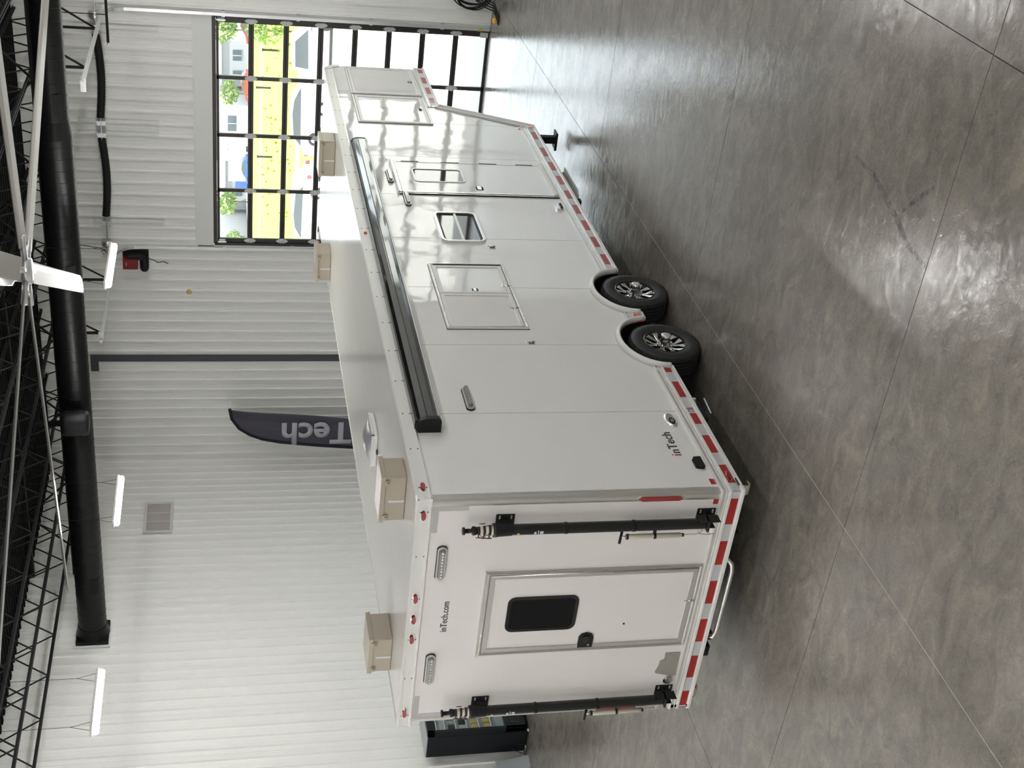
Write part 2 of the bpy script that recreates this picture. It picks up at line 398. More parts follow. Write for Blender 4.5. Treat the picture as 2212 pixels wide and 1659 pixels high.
def garage_door(name, y0, y1):
    """sectional full-view door: y0..y1, eight sections, four lights each"""
    x0, x1 = XB+0.04, XB+0.085
    b = MB(); b.box(x0-0.03, x1+0.03, y0-0.04, y0+0.01, 0, 4.98, 'bronze'); b.box(x0-0.03, x1+0.03, y1-0.01, y1+0.04, 0, 4.98, 'bronze')
    b.box(x0-0.03, x1+0.03, y0, y1, 4.93, 5.02, 'bronze')
    d = b.build(name); struct(d)
    hs = 4.93/8; wcol = (y1-y0)/4
    sec = MB(); e = 0.05
    for k in range(5):
        c = y0+k*wcol; h = 0.035
        lo = c-h if k else y0; hi = c+h if k < 4 else y1
        if k == 0: hi = y0+0.10
        if k == 4: lo = y1-0.10
        sec.box(x0, x1, lo, hi, 0.002, hs-0.002, 'bronze')
    sec.box(x0, x1, y0, y1, 0.002, e, 'bronze'); sec.box(x0, x1, y0, y1, hs-e, hs-0.002, 'bronze'); sec.box(x1+0.001, x1+0.008, y0, y1, -0.02, 0.03, 'bronze')
    s0 = sec.build('door_section', d, bevel=0.004, seg=1)
    pm = MB(); pm.box(x0+0.018, x0+0.024, 0.02, wcol-0.02, e-0.01, hs-e+0.01, 'glass'); p0 = pm.build('window_pane')
    hm = MB(); P = [(0, 0.115), (0.018, 0.10), (0.05, 0.03), (0.055, 0), (0.05, -0.03), (0.018, -0.10), (0, -0.115), (-0.018, -0.10), (-0.05, -0.03), (-0.055, 0), (-0.05, 0.03), (-0.018, 0.10)]
    hm.prism(P, lambda u, z, q: (x0-q, u, z), 0.0, 0.006, 'hingeplate'); hm.tube([(x0-0.012, -0.05, 0), (x0-0.012, 0.05, 0)], 0.008, 'galv', 6)
    h0 = hm.build('hinge_plate')
    for i in range(8):
        if i == 0: s = s0
        else: s = bpy.data.objects.new('door_section', s0.data); COL.objects.link(s); mm = s.modifiers.new('bevel', 'BEVEL'); mm.width = 0.004; mm.segments = 1; s.parent = d
        s.location = (0, 0, i*hs)
        for k in range(4):
            if i == 0 and k == 0: p = p0
            else: p = bpy.data.objects.new('window_pane', p0.data); COL.objects.link(p)
            p.parent = s; p.location = (0, y0+k*wcol, 0)
        if i < 7:
            for k in range(5):
                if i == 0 and k == 0: p = h0
                else: p = bpy.data.objects.new('hinge_plate', h0.data); COL.objects.link(p)
                c = y0+k*wcol; c = c+0.055 if k == 0 else (c-0.055 if k == 4 else c)
                p.parent = s; p.location = (0, c, hs)
    b = MB(); b.box(x0-0.02, x0+0.001, y0+0.01, y0+0.11, 0.02, 0.17, 'hingeplate'); b.build('corner_bracket', d, 0.003, 1)
    b = MB(); b.box(x0-0.02, x0+0.001, y1-0.11, y1-0.01, 0.02, 0.17, 'hingeplate'); b.build('corner_bracket', d, 0.003, 1)
    for yy in (y0+0.0, y1-0.08):
        b = MB(); b.box(x0-0.03, x0+0.001, yy, yy+0.08, 4.78, 4.90, 'hingeplate'); b.box(x0-0.05, x0-0.03, yy+0.03, yy+0.06, 4.76, 4.92, 'galv'); b.build('roller_bracket', d, 0.003, 1)
    return d
garage_door('door_1', 0.34, 4.74)
garage_door('door_2', -5.98, -1.62)

def door_track(y, xend, label, sgn):
    t = empty('door_track', (XB-0.05, y, 0), label, 'door track')
    def chan(path):
        b = MB(); n = len(path); w = 0.028; h = 0.025
        vs = []
        for i, (x, z) in enumerate(path):
            a = path[max(0, i-1)]; c = path[min(n-1, i+1)]; d = Vector((c[0]-a[0], c[1]-a[1])).normalized(); nx, nz = -d.y, d.x
            for du, dn in ((-w, -h), (w, -h), (w, h), (-w, h)):
                vs.append((x+nx*dn, y+du, z+nz*dn))
        fs = [(4*i+k, 4*i+(k+1) % 4, 4*i+4+(k+1) % 4, 4*i+4+k) for i in range(n-1) for k in range(4)]+[(0, 1, 2, 3), tuple(4*(n-1)+k for k in (3, 2, 1, 0))]
        b.add(vs, fs, 'galv'); return b
    xv = XB-0.055; R = 0.42; zt = 6.82
    chan([(xv, 0.02), (xv, zt-R)]).build('vertical_track', t)
    chan([(xv-R+R*math.cos(a), zt-R+R*math.sin(a)) for a in [PI/2*k/8 for k in range(9)]]).build('curved_track', t)
    chan([(xv-R, zt), (xend, zt)]).build('horizontal_track', t)
    b = MB(); b.box(xend-0.02, xend+0.01, y-0.05, y+0.16*sgn, zt-0.04, zt+0.04, 'galv'); b.box(xend-0.10, xend-0.02, y-0.02, y+0.02, zt-0.02, zt+0.02, 'galv'); b.build('end_stop', t)
    for x in ((13.35, 11.35) if sgn > 0 else (13.2, 11.25)):
        b = MB(); b.box(x-0.018, x+0.018, y-0.003, y+0.003, zt, 7.62, 'blacksteel'); b.box(x-0.018, x-0.013, y, y+0.035, zt, 7.62, 'blacksteel'); b.build('track_hanger', t)
        b = MB(); b.tube([(x, y, zt+0.05), (x, y-0.42, 7.58)], 0.018, 'blacksteel', 4); b.build('diagonal_brace', t)
    for z in (0.9, 2.2, 3.5, 4.8):
        b = MB(); b.box(XB-0.05, XB+0.01, y-0.05, y+0.05, z-0.03, z+0.03, 'galv'); b.build('track_bracket', t)
    return t
door_track(0.27, 10.69, 'galvanised door track by the glazed door, on the side away from the door opener', 1)
door_track(4.82, 10.97, 'galvanised door track by the glazed door, next to the red door opener', -1)

def springs():
    t = empty('torsion_spring_shaft', (XB-0.12, 2.5, 6.95), 'long spring shaft with drums above the glazed garage door', 'door spring')
    xs = XB-0.17
    b = MB(); b.tube([(xs, 0.1, 6.95), (xs, 4.9, 6.95)], 0.013, 'galv', 8); b.build('shaft', t)
    for y0, y1, sag in ((0.72, 2.20, -0.05), (2.62, 4.12, -0.05)):
        b = MB(); prof = []; n = 64
        for i in range(n+1):
            tt = (y1-y0)*i/n; prof.append((tt, 0.062 if i % 2 else 0.074))
        # gently sagging coil
        vs = []; N = 16
        for tt, r in prof:
            z = 6.95+sag*math.sin(PI*tt/(y1-y0))
            for k in range(N):
                a = 2*PI*k/N; vs.append((xs+math.cos(a)*r, y0+tt, z+math.sin(a)*r))
        fs = [(i*N+k, i*N+(k+1) % N, (i+1)*N+(k+1) % N, (i+1)*N+k) for i in range(n) for k in range(N)]+[tuple(range(N)), tuple(n*N+k for k in range(N-1, -1, -1))]
        b.add(vs, fs, 'blacksteel', True); b.build('spring_coil', t)
    for y, z0, z1 in ((0.60, 5.9, 7.35), (2.32, 5.95, 7.35), (2.55, 5.95, 7.35), (4.28, 5.9, 7.2)):
        b = MB(); b.box(XB-0.06, XB-0.034, y-0.03, y+0.03, z0, z1, 'walltrim'); b.build('bearing_pad', t)
        b = MB(); b.box(xs-0.01, XB-0.06, y-0.04, y+0.04, 6.87, 7.03, 'galv'); b.build('bearing_plate', t)
    for y in (0.30, 4.62):
        b = MB(); b.lathe((xs, y, 6.95), (0, 1, 0), [(0, 0.06), (0.02, 0.11), (0.10, 0.12), (0.16, 0.07), (0.20, 0.05)], 'alu', 20); b.build('cable_drum', t)
springs()
def opener():
    t = empty('door_opener', (XB-0.1, 5.05, 6.45), 'red and black door opener motor mounted on the wall beside the garage door', 'door opener')
    b = MB(); b.box(XB-0.05, XB-0.03, 4.88, 5.08, 6.22, 6.70, 'blacksteel'); b.box(XB-0.03, XB-0.017, 4.90, 4.94, 6.24, 6.66, 'galv'); b.build('mounting_plate', t, 0.004)
    b = MB(); b.box(XB-0.26, XB-0.05, 5.00, 5.20, 6.42, 6.69, 'opred'); b.box(XB-0.262, XB-0.25, 5.05, 5.13, 6.62, 6.635, 'hingeplate'); b.build('control_housing', t, 0.012, 3)
    b = MB(); b.lathe((XB-0.15, 5.10, 6.30), (0, 1, 0), [(-0.12, 0.06), (-0.10, 0.085), (0.12, 0.085), (0.17, 0.06)], 'blackplastic', 20); b.build('motor', t)
    b = MB(); b.box(XB-0.22, XB-0.05, 4.93, 5.03, 6.28, 6.60, 'blackplastic'); b.build('gear_case', t, 0.01)
    b = MB(); b.tube([(XB-0.2, 4.98, 6.25), (XB-0.2, 5.02, 6.12), (XB-0.18, 5.08, 6.05), (XB-0.18, 5.06, 5.94), (XB-0.18, 5.1, 5.86)], 0.009, 'blackplastic', 6); b.build('chain_hook', t)
    return t
OP = opener()
b = MB(); b.tube([(XB-0.1, 4.75, 7.6), (XB-0.1, 4.8, 7.3), (XB-0.1, 4.85, 7.05), (XB-0.1, 4.94, 6.98), (XB-0.1, 4.97, 7.04), (XB-0.1, 4.9, 7.08), (XB-0.1, 4.84, 6.98), (XB-0.1, 4.9, 6.7)], 0.008, 'blackplastic', 6)
b.build('power_cord', OP)
b = MB(); b.tube([(12.5, -1.6, 6.60), (12.5, 0.24, 6.59)], 0.022, 'blacksteel', 8); b.lathe((12.5, 0.24, 6.59), (0, 1, 0), [(0, 0.01), (0.02, 0.02), (0.04, 0.012)], 'chrome', 10); b.tube([(12.5, -0.2, 6.6), (12.5, -0.2, 7.6)], 0.008, 'blacksteel', 6)
tag(b.build('hanging_rod'), 'black horizontal rod with a bright tip hanging under the joists', 'rod')
b = MB(); b.box(XB-0.055, XB-0.02, 7.24, 7.375, 0, 7.42, 'column'); b.box(XB-0.055, XB-0.02, 7.375, 7.60, 7.27, 7.42, 'column'); b.box(XB-0.02, XB+0.01, 7.17, 7.22, 0, 7.5, 'walltrim')
tag(b.build('steel_column'), 'slate grey steel column standing against the back wall', 'column')

# wall vent grille on the left wall
def wall_vent():
    t = empty('wall_vent', (12.5, YL, 6.1), 'white square louvred vent grille high on the ribbed wall near the round duct', 'vent')
    x0, x1, z0, z1 = 12.02, 13.0, 5.83, 6.38; fn = lambda u, z, d: (u, YL-0.016-d, z)
    b = MB(); b.ring([(x0, z0), (x1, z0), (x1, z1), (x0, z1)], [(x0+0.06, z0+0.05), (x1-0.06, z0+0.05), (x1-0.06, z1-0.05), (x0+0.06, z1-0.05)], fn, 0, 0.035, 'trim'); b.build('frame', t)
    b = MB(); fbox(b, fn, x0+0.05, x1-0.05, z0+0.04, z1-0.04, -0.01, 0.004, 'gap'); b.build('backing', t)
    wd = (x1-x0-0.12)/3
    for k in range(3):
        b = MB(); a = x0+0.06+k*wd
        for i in range(18):
            xx = a+0.012+(wd-0.024)*i/18
            fbox(b, fn, xx, xx+0.008, z0+0.05, z1-0.05, 0.004, 0.022, 'grille')
        o = b.build('louvre_bank', t); o['kind'] = 'stuff'
        if k:
            b = MB(); fbox(b, fn, a-0.009, a+0.009, z0+0.05, z1-0.05, 0.0, 0.03, 'trim'); b.build('divider', t)
wall_vent()

# ------------------------------------------------------------------ roof steel
def joist(y, label, group=None):
    t = empty('roof_joist', (0, y, 7.6), label, 'joist', group)
    x0, x1 = -15.8, XB-0.05; zb, zt = 7.60, 8.24
    b = MB(); b.box(x0, x1, y-0.045, y-0.008, zb, zb+0.006, 'blacksteel'); b.box(x0, x1, y-0.013, y-0.008, zb, zb+0.045, 'blacksteel')
    b.box(x0, x1, y+0.008, y+0.045, zb, zb+0.006, 'blacksteel'); b.box(x0, x1, y+0.008, y+0.013, zb, zb+0.045, 'blacksteel'); b.build('bottom_chord', t)
    b = MB(); b.box(x0, x1, y-0.045, y-0.008, zt+0.04, zt+0.046, 'blacksteel'); b.box(x0, x1, y-0.013, y-0.008, zt, zt+0.046, 'blacksteel')
    b.box(x0, x1, y+0.008, y+0.045, zt+0.04, zt+0.046, 'blacksteel'); b.box(x0, x1, y+0.008, y+0.013, zt, zt+0.046, 'blacksteel'); b.build('top_chord', t)
    xs = []; k = -24
    pts = []
    while True:
        xx = 7.6+0.475*k; k += 1
        if xx < x0+0.1: continue
        if xx > x1-0.1: break
        pts.append((xx, y, zb+0.02 if (k % 2 == 1) else zt+0.02))
    if y not in JW:
        b = MB(); p, q = pts[20], pts[21]
        JW['pts'] = [(a[0], a[2]) for a in pts]
    for i in range(len(JW['pts'])-1):
        a, c = JW['pts'][i], JW['pts'][i+1]
        key = 'up' if c[1] > a[1] else 'dn'
        if key not in JW:
            b = MB(); b.tube([(0, 0, 0), (c[0]-a[0], 0, c[1]-a[1])], 0.013, 'blacksteel', 6); o = b.build('web_rod'); JW[key] = o.data
        else: o = bpy.data.objects.new('web_rod', JW[key]); COL.objects.link(o)
        o.location = (a[0], y, a[1]); adopt(o, t)
JW = {}
names = {9.12: 'black open web roof joist running right beside the vent grille wall', 7.66: 'black open web roof joist, second from the vent grille wall', 6.2: 'black open web roof joist, third from the vent grille wall',
         4.74: 'black open web roof joist, fourth from the vent grille wall', 3.28: 'black open web roof joist, fifth from the vent grille wall', 1.82: 'black open web roof joist, sixth from the vent grille wall',
         0.36: 'black open web roof joist, seventh from the vent grille wall', -1.10: 'black open web roof joist, eighth from the vent grille wall', -2.56: 'black open web roof joist, ninth from the vent grille wall'}
for y, lb in names.items(): joist(y, lb, 'open web joists under the roof deck')
def girder():
    t = empty('joist_girder', (10.85, 0, 7.5), 'heavy black truss girder crossing under the joists above the round duct', 'girder')
    x = 10.85; z0, z1 = 7.50, 8.24
    for nm, z in (('bottom_chord', z0), ('top_chord', z1)):
        b = MB(); b.box(x-0.07, x-0.01, YR+0.1, YL-0.05, z, z+0.008, 'blacksteel'); b.box(x-0.018, x-0.01, YR+0.1, YL-0.05, z, z+0.07, 'blacksteel')
        b.box(x+0.01, x+0.07, YR+0.1, YL-0.05, z, z+0.008, 'blacksteel'); b.box(x+0.01, x+0.018, YR+0.1, YL-0.05, z, z+0.07, 'blacksteel'); b.build(nm, t)
    y = YL-0.7; k = 0
    while y > -6:
        for (ya, yb, za, zb2) in ((y, y-0.73, z0, z1), (y-0.73, y-1.46, z1, z0)):
            b = MB(); b.tube([(x, ya, za+0.03), (x, yb, zb2+0.03)], 0.02, 'blacksteel', 4); b.build('web_member', t)
        y -= 1.46
girder()

# round duct along y
def duct():
    t = empty('air_duct', (9.2, 4, 7.08), 'long black spiral air duct ending in a square collar on the ribbed wall', 'air duct')
    X, Z = 9.2, 7.08
    b = MB(); b.lathe((X, 0.55, Z), (0, 1, 0), [(0, 0.235), (YL-0.75, 0.235)], 'duct', 40); b.build('duct_run', t)
    b = MB(); b.lathe((X, 0.30, Z), (0, 1, 0), [(0, 0.205), (0.25, 0.237)], 'duct', 40); b.build('reducer', t)
    b = MB(); b.lathe((X, -9, Z), (0, 1, 0), [(0, 0.203), (9.3, 0.203)], 'duct', 40); b.build('narrow_run', t)
    for nm, y0, y1, r in (('spiral_seam', 0.56, YL-0.25, 0.236), ('spiral_seam', -9, 0.28, 0.204)):
        pitch = 0.17; n = int((y1-y0)/pitch*24); pts = []
        for i in range(n):
            a = 2*PI*i/24; pts.append((X+math.cos(a)*r, y0+pitch*i/24, Z+math.sin(a)*r))
        b = MB(); b.tube(pts, 0.0045, 'duct', 4); b.build(nm, t)
    b = MB(); b.lathe((X, YL-0.32, Z), (0, 1, 0), [(0, 0.245), (0.12, 0.26), (0.20, 0.285)], 'duct', 40); b.box(X-0.27, X+0.27, YL-0.13, YL-0.04, Z-0.27, Z+0.27, 'duct'); b.build('wall_collar', t)
    b = MB(); fn = lambda u, z, d: (u, YL-0.016-d, z); q = 0.30
    b.ring([(X-q, Z-q), (X+q, Z-q), (X+q, Z+q), (X-q, Z+q)], [(X-0.26, Z-0.26), (X+0.26, Z-0.26), (X+0.26, Z+0.26), (X-0.26, Z+0.26)], fn, 0, 0.03, 'walltrim'); b.build('wall_flange', t)
    for y0, y1 in ((5.33, 5.62), (8.33, 8.62), (2.45, 2.72), (-0.1, 0.2)):
        b = MB(); r = 0.240 if y0 > 0.5 else 0.208; vs = []; N = 6
        for k in range(N+1):
            a = PI+0.18-0.55*0+(-0.05+0.62*k/N); vs += [(X+math.cos(a)*r, y0, Z+math.sin(a)*r), (X+math.cos(a)*r, y1, Z+math.sin(a)*r)]
        b.add(vs, [(2*k, 2*k+1, 2*k+3, 2*k+2) for k in range(N)], 'ductdark'); o = b.build('register_opening', t)
        sm = o.modifiers.new('thick', 'SOLIDIFY'); sm.thickness = 0.006
duct()
b = MB(); b.lathe((8.74, 5.0, 6.84), (0, 0, 1), [(0, 0.12), (0.01, 0.165), (0.03, 0.185), (0.06, 0.195), (0.33, 0.20), (0.40, 0.19), (0.41, 0.05), (0.8, 0.03)], 'blackplastic', 28)
b.tube([(8.74, 5.0, 7.2), (8.74, 5.0, 7.62)], 0.008, 'blacksteel', 6)
tag(b.build('pendant_speaker'), 'black drum shaped pendant speaker hanging in front of the duct', 'speaker')

# LED tube lights
def led(cx, y, z, L=1.10, label=None, group=None, tilt=0.0):
    t = empty('tube_light', (cx, y, z), label, 'light', group)
    h = L/2
    b = MB(); b.box(cx-h, cx+h, y-0.05, y+0.05, z+0.03, z+0.06, 'trim'); b.build('housing', t, 0.004, 1)
    b = MB(); b.tube([(cx-h+0.02, y, z), (cx+h-0.02, y, z)], 0.040, 'led', 10); b.build('led_lamp', t)
    for s in (-1, 1):
        b = MB(); x = cx+s*(h-0.12)
        b.tube([(x, y, 8.33), (x, y, z+0.28), (x-0.07, y, z+0.05)], 0.0035, 'blacksteel', 4); b.tube([(x, y, z+0.28), (x+0.07, y, z+0.05)], 0.0035, 'blacksteel', 4); b.build('hanger_wire', t)
    return t
led(7.76, 1.80, 6.30, 1.22, 'glowing LED tube light hanging near the red door opener')
led(6.93, 5.13, 6.30, 1.12, 'glowing LED tube light hanging below the middle of the duct')
led(3.10, 5.20, 6.30, 1.02, 'glowing LED tube light nearest the square wall collar of the duct')
for (x, y) in [(xx, yy) for yy in (5.2, 1.8, -1.6) for xx in (-0.9, -4.9, -8.9, -12.9) if (xx, yy) not in ((-0.9, 1.8), (-0.9, -1.6))] + [(xx, 8.6) for xx in (-0.9, -4.9, -8.9)] + [(xx, yy) for yy in (-5.6, -10.0, -14.4) for xx in (10.5, 4.5, -1.5, -7.5)] + [(10.2, -1.95)]:
    led(x, y, 6.30, 1.22, 'LED tube light in the rows hanging outside the view', 'tube lights outside the view')

# big ceiling fan
def fan():
    H = Vector((2.278, -0.887, 6.517)); n = Vector((0.012, 0.029, 1)).normalized()
    t = empty('ceiling_fan', H, 'very large white six-blade ceiling fan hanging over the trailer', 'ceiling fan')
    b = MB(); b.lathe(H, n, [(-0.05, 0.02), (-0.045, 0.115), (0.03, 0.12), (0.035, 0.10), (0.10, 0.09), (0.12, 0.13), (0.34, 0.13), (0.36, 0.05)], 'galv', 32); b.build('hub', t)
    b = MB(); b.tube([H+n*0.3, (H.x, H.y, 8.3)], 0.03, 'galv', 12); b.build('downrod', t)
    pitch = math.radians(9)
    for k in range(6):
        a = math.radians(29.3)+k*PI/3
        r = Vector((math.cos(a), math.sin(a), 0)); r = (r-n*r.dot(n)).normalized(); s = n.cross(r)
        c = s*math.cos(pitch)-n*math.sin(pitch); nn = r.cross(c)
        b = MB(); prof = [(-0.10, 0.0), (-0.085, 0.012), (-0.03, 0.020), (0.04, 0.014), (0.105, 0.0), (0.04, -0.004), (-0.03, -0.008), (-0.085, -0.007)]
        vs = []
        for rr in (0.26, 3.60, 3.66):
            sc = 1 if rr < 3.65 else 0.7
            for u, z in prof: vs.append(H+r*rr+c*u*sc+nn*z*sc)
        m = len(prof); fs = [(i*m+j, i*m+(j+1) % m, (i+1)*m+(j+1) % m, (i+1)*m+j) for i in range(2) for j in range(m)]+[tuple(range(m)), tuple(2*m+j for j in range(m-1, -1, -1))]
        b.add(vs, fs, 'fanwhite', False); bl = b.build('fan_blade', t)
        b = MB(); b.tube([H+r*0.08, H+r*0.34], 0.03, 'galv', 6); b.build('blade_arm', t)
fan()

# ------------------------------------------------------------------ the trailer
TR = empty('gooseneck_trailer', (5.5, 1.295, 0), 'long white enclosed gooseneck trailer with awning and two rear masts', 'trailer')
W = 2.59; HT = 3.30
WC = (2.56, 3.68)            # arch centres
def zlow(x):
    z = 0.64
    for c in WC:
        q = abs(x-c)/0.47
        if q < 1: z = max(z, 0.46+0.385*math.sqrt(1-q*q))
    return z
def side_outline(x0, x1):
    lo = []; n = max(2, int((x1-x0)/0.03))
    for i in range(n+1):
        x = x0+(x1-x0)*i/n
        if x > 8.755: lo.append((x, 1.88 if x > 9.455 else 0.64+(x-8.755)/(9.455-8.755)*1.24))
        else: lo.append((x, zlow(x)))
    # drop collinear points
    out = [lo[0]]
    for i in range(1, len(lo)-1):
        a, b2, c = out[-1], lo[i], lo[i+1]
        if abs((b2[0]-a[0])*(c[1]-a[1])-(b2[1]-a[1])*(c[0]-a[0])) > 1e-6: out.append(b2)
    out.append(lo[-1])
    if x1 > 11:                                   # rounded nose
        R = 0.22; top = [(x1-R+R*math.cos(a), 3.19-R+R*math.sin(a)) for a in [PI/2*k/8 for k in range(9)]]
    else: top = [(x1, 3.19)]
    return out+top+[(x0, 3.19)]
def trailer_body():
    # core behind the skins
    core = side_outline(0.02, 11.14)
    b = MB(); b.prism([(x, z) for x, z in core], side, -(W-0.02), -0.02, 'gap'); b.build('inner_body', TR)
    seams = [0.04, 1.28, 2.53, 3.77, 5.0, 6.24, 7.5, 8.78, 10.04, 11.16]
    for side_fn, sgn in ((side, 1), (lambda u, z, d: (u, W+d, z), 1)):
        for a, c in zip(seams[:-1], seams[1:]):
            g = 0.0035
            b = MB(); b.prism(side_outline(a+g, c-g), side_fn, -0.018, 0.0, 'panel'); b.build('side_panel', TR)
    for y0, y1 in ((0.045, 1.2960), (1.2968, W-0.045)):
        b = MB(); fbox(b, rear, y0, y1, 0.64, 3.19, -0.019, 0.0, 'rearpanel'); b.build('rear_panel', TR)
    b = MB(); b.box(11.14, 11.17, 0.02, W-0.02, 1.88, 2.98, 'panel'); b.build('nose_panel', TR)
    b = MB(); b.box(9.45, 11.16, 0.02, W-0.02, 1.80, 1.89, 'gap'); b.build('gooseneck_floor', TR)
    # roof
    R = 0.22
    prof = [(0.0, HT-0.004), (10.94, HT-0.004)]+[(11.16-R+R*math.sin(a), HT-0.004-R+R*math.cos(a)) for a in [PI/2*k/8 for k in range(1, 9)]]
    b = MB(); n = len(prof)
    for y0, y1 in ((0.03, W-0.004),):
        vs = [(x, y0, z) for x, z in prof]+[(x, y1, z) for x, z in prof]+[(x, y0, z-0.05) for x, z in prof]+[(x, y1, z-0.05) for x, z in prof]
        fs = [(i, i+1, n+i+1, n+i) for i in range(n-1)]+[(2*n+i, 2*n+i+1, 3*n+i+1, 3*n+i) for i in range(n-1)]+[(i, i+1, 2*n+i+1, 2*n+i) for i in range(n-1)]+[(n+i, n+i+1, 3*n+i+1, 3*n+i) for i in range(n-1)]
        b.add(vs, fs, 'roofskin', False)
    b.build('roof_skin', TR)
    # roof rails
    def rail(y0, y1, x0, x1):
        b = MB(); b.box(x0, x1, y0, y1, 3.18, HT, 'trim'); return b
    b = MB(); b.box(-0.012, 10.96, -0.012, 0.0, 3.18, HT, 'trim'); b.box(-0.012, 10.96, -0.0125, 0.03, HT-0.008, HT+0.004, 'trim')
    b.box(-0.012, 10.96, -0.02, 0.0, 3.176, 3.188, 'brightalu'); b.box(-0.012, 10.96, -0.02, 0.0, 3.288, 3.30, 'trim')
    arc = []
    for k in range(9):
        a = PI/2*k/8; arc.append((10.94+0.24*math.sin(a), 3.08+0.24*math.cos(a)-0.02))
    for k in range(8):
        (xa, za), (xb, zb) = arc[k], arc[k+1]
        b.prism([(xa, za), (xb, zb), (xb-(xb-10.94)*0.42, zb-(zb-3.06)*0.42), (xa-(xa-10.94)*0.42, za-(za-3.06)*0.42)], side, -0.03, 0.012, 'trim')
    b.build('roof_rail', TR)
    b = MB(); b.box(0.0, 10.96, W-0.01, W+0.012, 3.18, HT, 'trim'); b.box(0, 10.96, W-0.004, W+0.014, HT-0.02, HT+0.002, 'trim'); b.build('roof_rail', TR)
    b = MB(); b.box(-0.012, -0.0005, 0.0, W+0.012, 3.18, HT, 'trim'); b.box(-0.02, 0.0, -0.02, W+0.02, 3.176, 3.188, 'brightalu'); b.box(-0.018, -0.012, 0.0, W+0.012, 3.285, 3.304, 'trim'); b.build('rear_roof_rail', TR)
    # rivets on the rails
    b = MB(); xx = 0.15
    while xx < 10.9:
        for z in (3.205, 3.268): b.box(xx-0.006, xx+0.006, -0.0155, -0.012, z-0.006, z+0.006, 'gap')
        xx += 0.56
    yy = 0.12
    while yy < 2.5:
        for z in (3.205, 3.268): b.box(-0.0155, -0.012, yy-0.005, yy+0.005, z-0.005, z+0.005, 'gap')
        yy += 0.47
    o = b.build('rail_rivets', TR); o['kind'] = 'stuff'
    # corner posts
    for y in (0, W):
        s = 1 if y == 0 else -1
        b = MB(); b.lathe((0.05, y+s*0.05, 0.64), (0, 0, 1), [(0, 0.058), (2.54, 0.058)], 'alu', 24); b.build('corner_post', TR)
    b = MB(); b.box(0.045, 0.062, -0.007, 0.004, 0.64, 3.18, 'brightalu'); b.build('post_edge', TR)
    # lower skirt rail
    def skirt(b, fn, u0, u1, r0=None):
        fbox(b, fn, u0, u1, 0.445, 0.648, -0.03, 0.010, 'brightalu')
        for z0, z1, d in ((0.636, 0.650, 0.026), (0.555, 0.572, 0.028), (0.440, 0.462, 0.034)): fbox(b, fn, u0 if r0 is None else -d*r0, u1, z0, z1, 0.0, d-0.0003*(r0 == 0), 'trim')
        fbox(b, fn, u0, u1, 0.592, 0.600, 0.0, 0.016, 'trim')
    for u0, u1 in ((-0.0095, WC[0]-0.49), (WC[0]+0.49, WC[1]-0.49), (WC[1]+0.49, 8.79)):
        b = MB(); skirt(b, side, u0, u1, 1 if u0 < 0 else None); b.build('skirt_rail', TR, 0.002, 1)
    b = MB(); skirt(b, lambda u, z, d: (u, W+d, z), -0.01, 8.79); b.build('skirt_rail', TR)
    b = MB(); skirt(b, rear, -0.0090, W+0.01, 0); b.build('rear_skirt_rail', TR, 0.002, 1)
    # slope and gooseneck rails
    def strip(p, q, wd, d, m='trim'):
        p = Vector(p); q = Vector(q); e = (q-p).normalized(); nn = Vector((-e.y, e.x))
        return [tuple(p), tuple(q), tuple(q+nn*wd), tuple(p+nn*wd)]
    b = MB(); b.prism(strip((8.80, 0.44), (9.52, 1.745), 0.10, 0), side, -0.02, 0.014, 'trim'); b.prism(strip((8.80, 0.44), (9.52, 1.745), 0.022, 0), side, 0.0, 0.034, 'trim')
    b.prism(strip((8.715, 0.49), (9.435, 1.79), 0.016, 0), side, 0.0, 0.026, 'trim'); b.build('slope_rail', TR)
    b = MB(); fbox(b, side, 9.44, 11.18, 1.745, 1.90, -0.03, 0.010, 'brightalu')
    for z0, z1, d in ((1.888, 1.902, 0.026), (1.846, 1.858, 0.024), (1.735, 1.757, 0.034)): fbox(b, side, 9.44, 11.18, z0, z1, 0.0, d, 'trim')
    b.build('gooseneck_rail', TR)
    b = MB(); b.box(11.15, 11.20, -0.01, W+0.01, 1.74, 1.90, 'trim'); b.build('front_rail', TR)
    # conspicuity tape
    def tape(fn, u0, u1, z0, z1, m, nm, d=0.0120):
        b = MB(); fbox(b, fn, u0, u1, z0, z1, 0.0095, d, m); return b.build(nm, TR)
    for u0, u1 in ((0.0, 2.06), (3.06, 3.18), (4.18, 8.70)): tape(side, u0, u1, 0.474, 0.548, 'silvertape', 'silver_tape')
    tape(rear, 0.0, W, 0.474, 0.548, 'silvertape', 'silver_tape'); tape(side, 9.5, 11.16, 1.765, 1.838, 'silvertape', 'silver_tape')
    for u0, u1 in ((0.11, 0.38), (0.57, 0.85), (1.04, 1.22), (1.51, 1.79), (1.97, 2.06), (3.0, 3.16), (4.36, 4.62), (4.82, 5.09), (5.28, 5.56), (5.76, 6.03), (6.22, 6.48), (6.68, 6.96), (7.15, 7.44), (7.64, 7.96), (8.28, 8.56)):
        tape(side, u0, u1, 0.476, 0.546, 'red', 'red_tape', 0.0135)
    for u0, u1 in ((0.07, 0.35), (0.54, 0.81), (1.0, 1.27), (1.46, 1.74), (1.92, 2.2), (2.38, 2.57)): tape(rear, u0, u1, 0.476, 0.546, 'red', 'red_tape', 0.0135)
    for u0, u1 in ((10.96, 11.12), (10.47, 10.75), (10.0, 10.28), (9.6, 9.81)): tape(side, u0, u1, 1.767, 1.836, 'red', 'red_tape', 0.0135)
    text_mesh('tape_marking', 'I', side, 1.30, 1.315, 0.48, 0.545, 'red', TR, d=0.0136)
    text_mesh('tape_marking', 'C2', side, 1.24, 1.29, 0.485, 0.54, 'text', TR, d=0.0136)
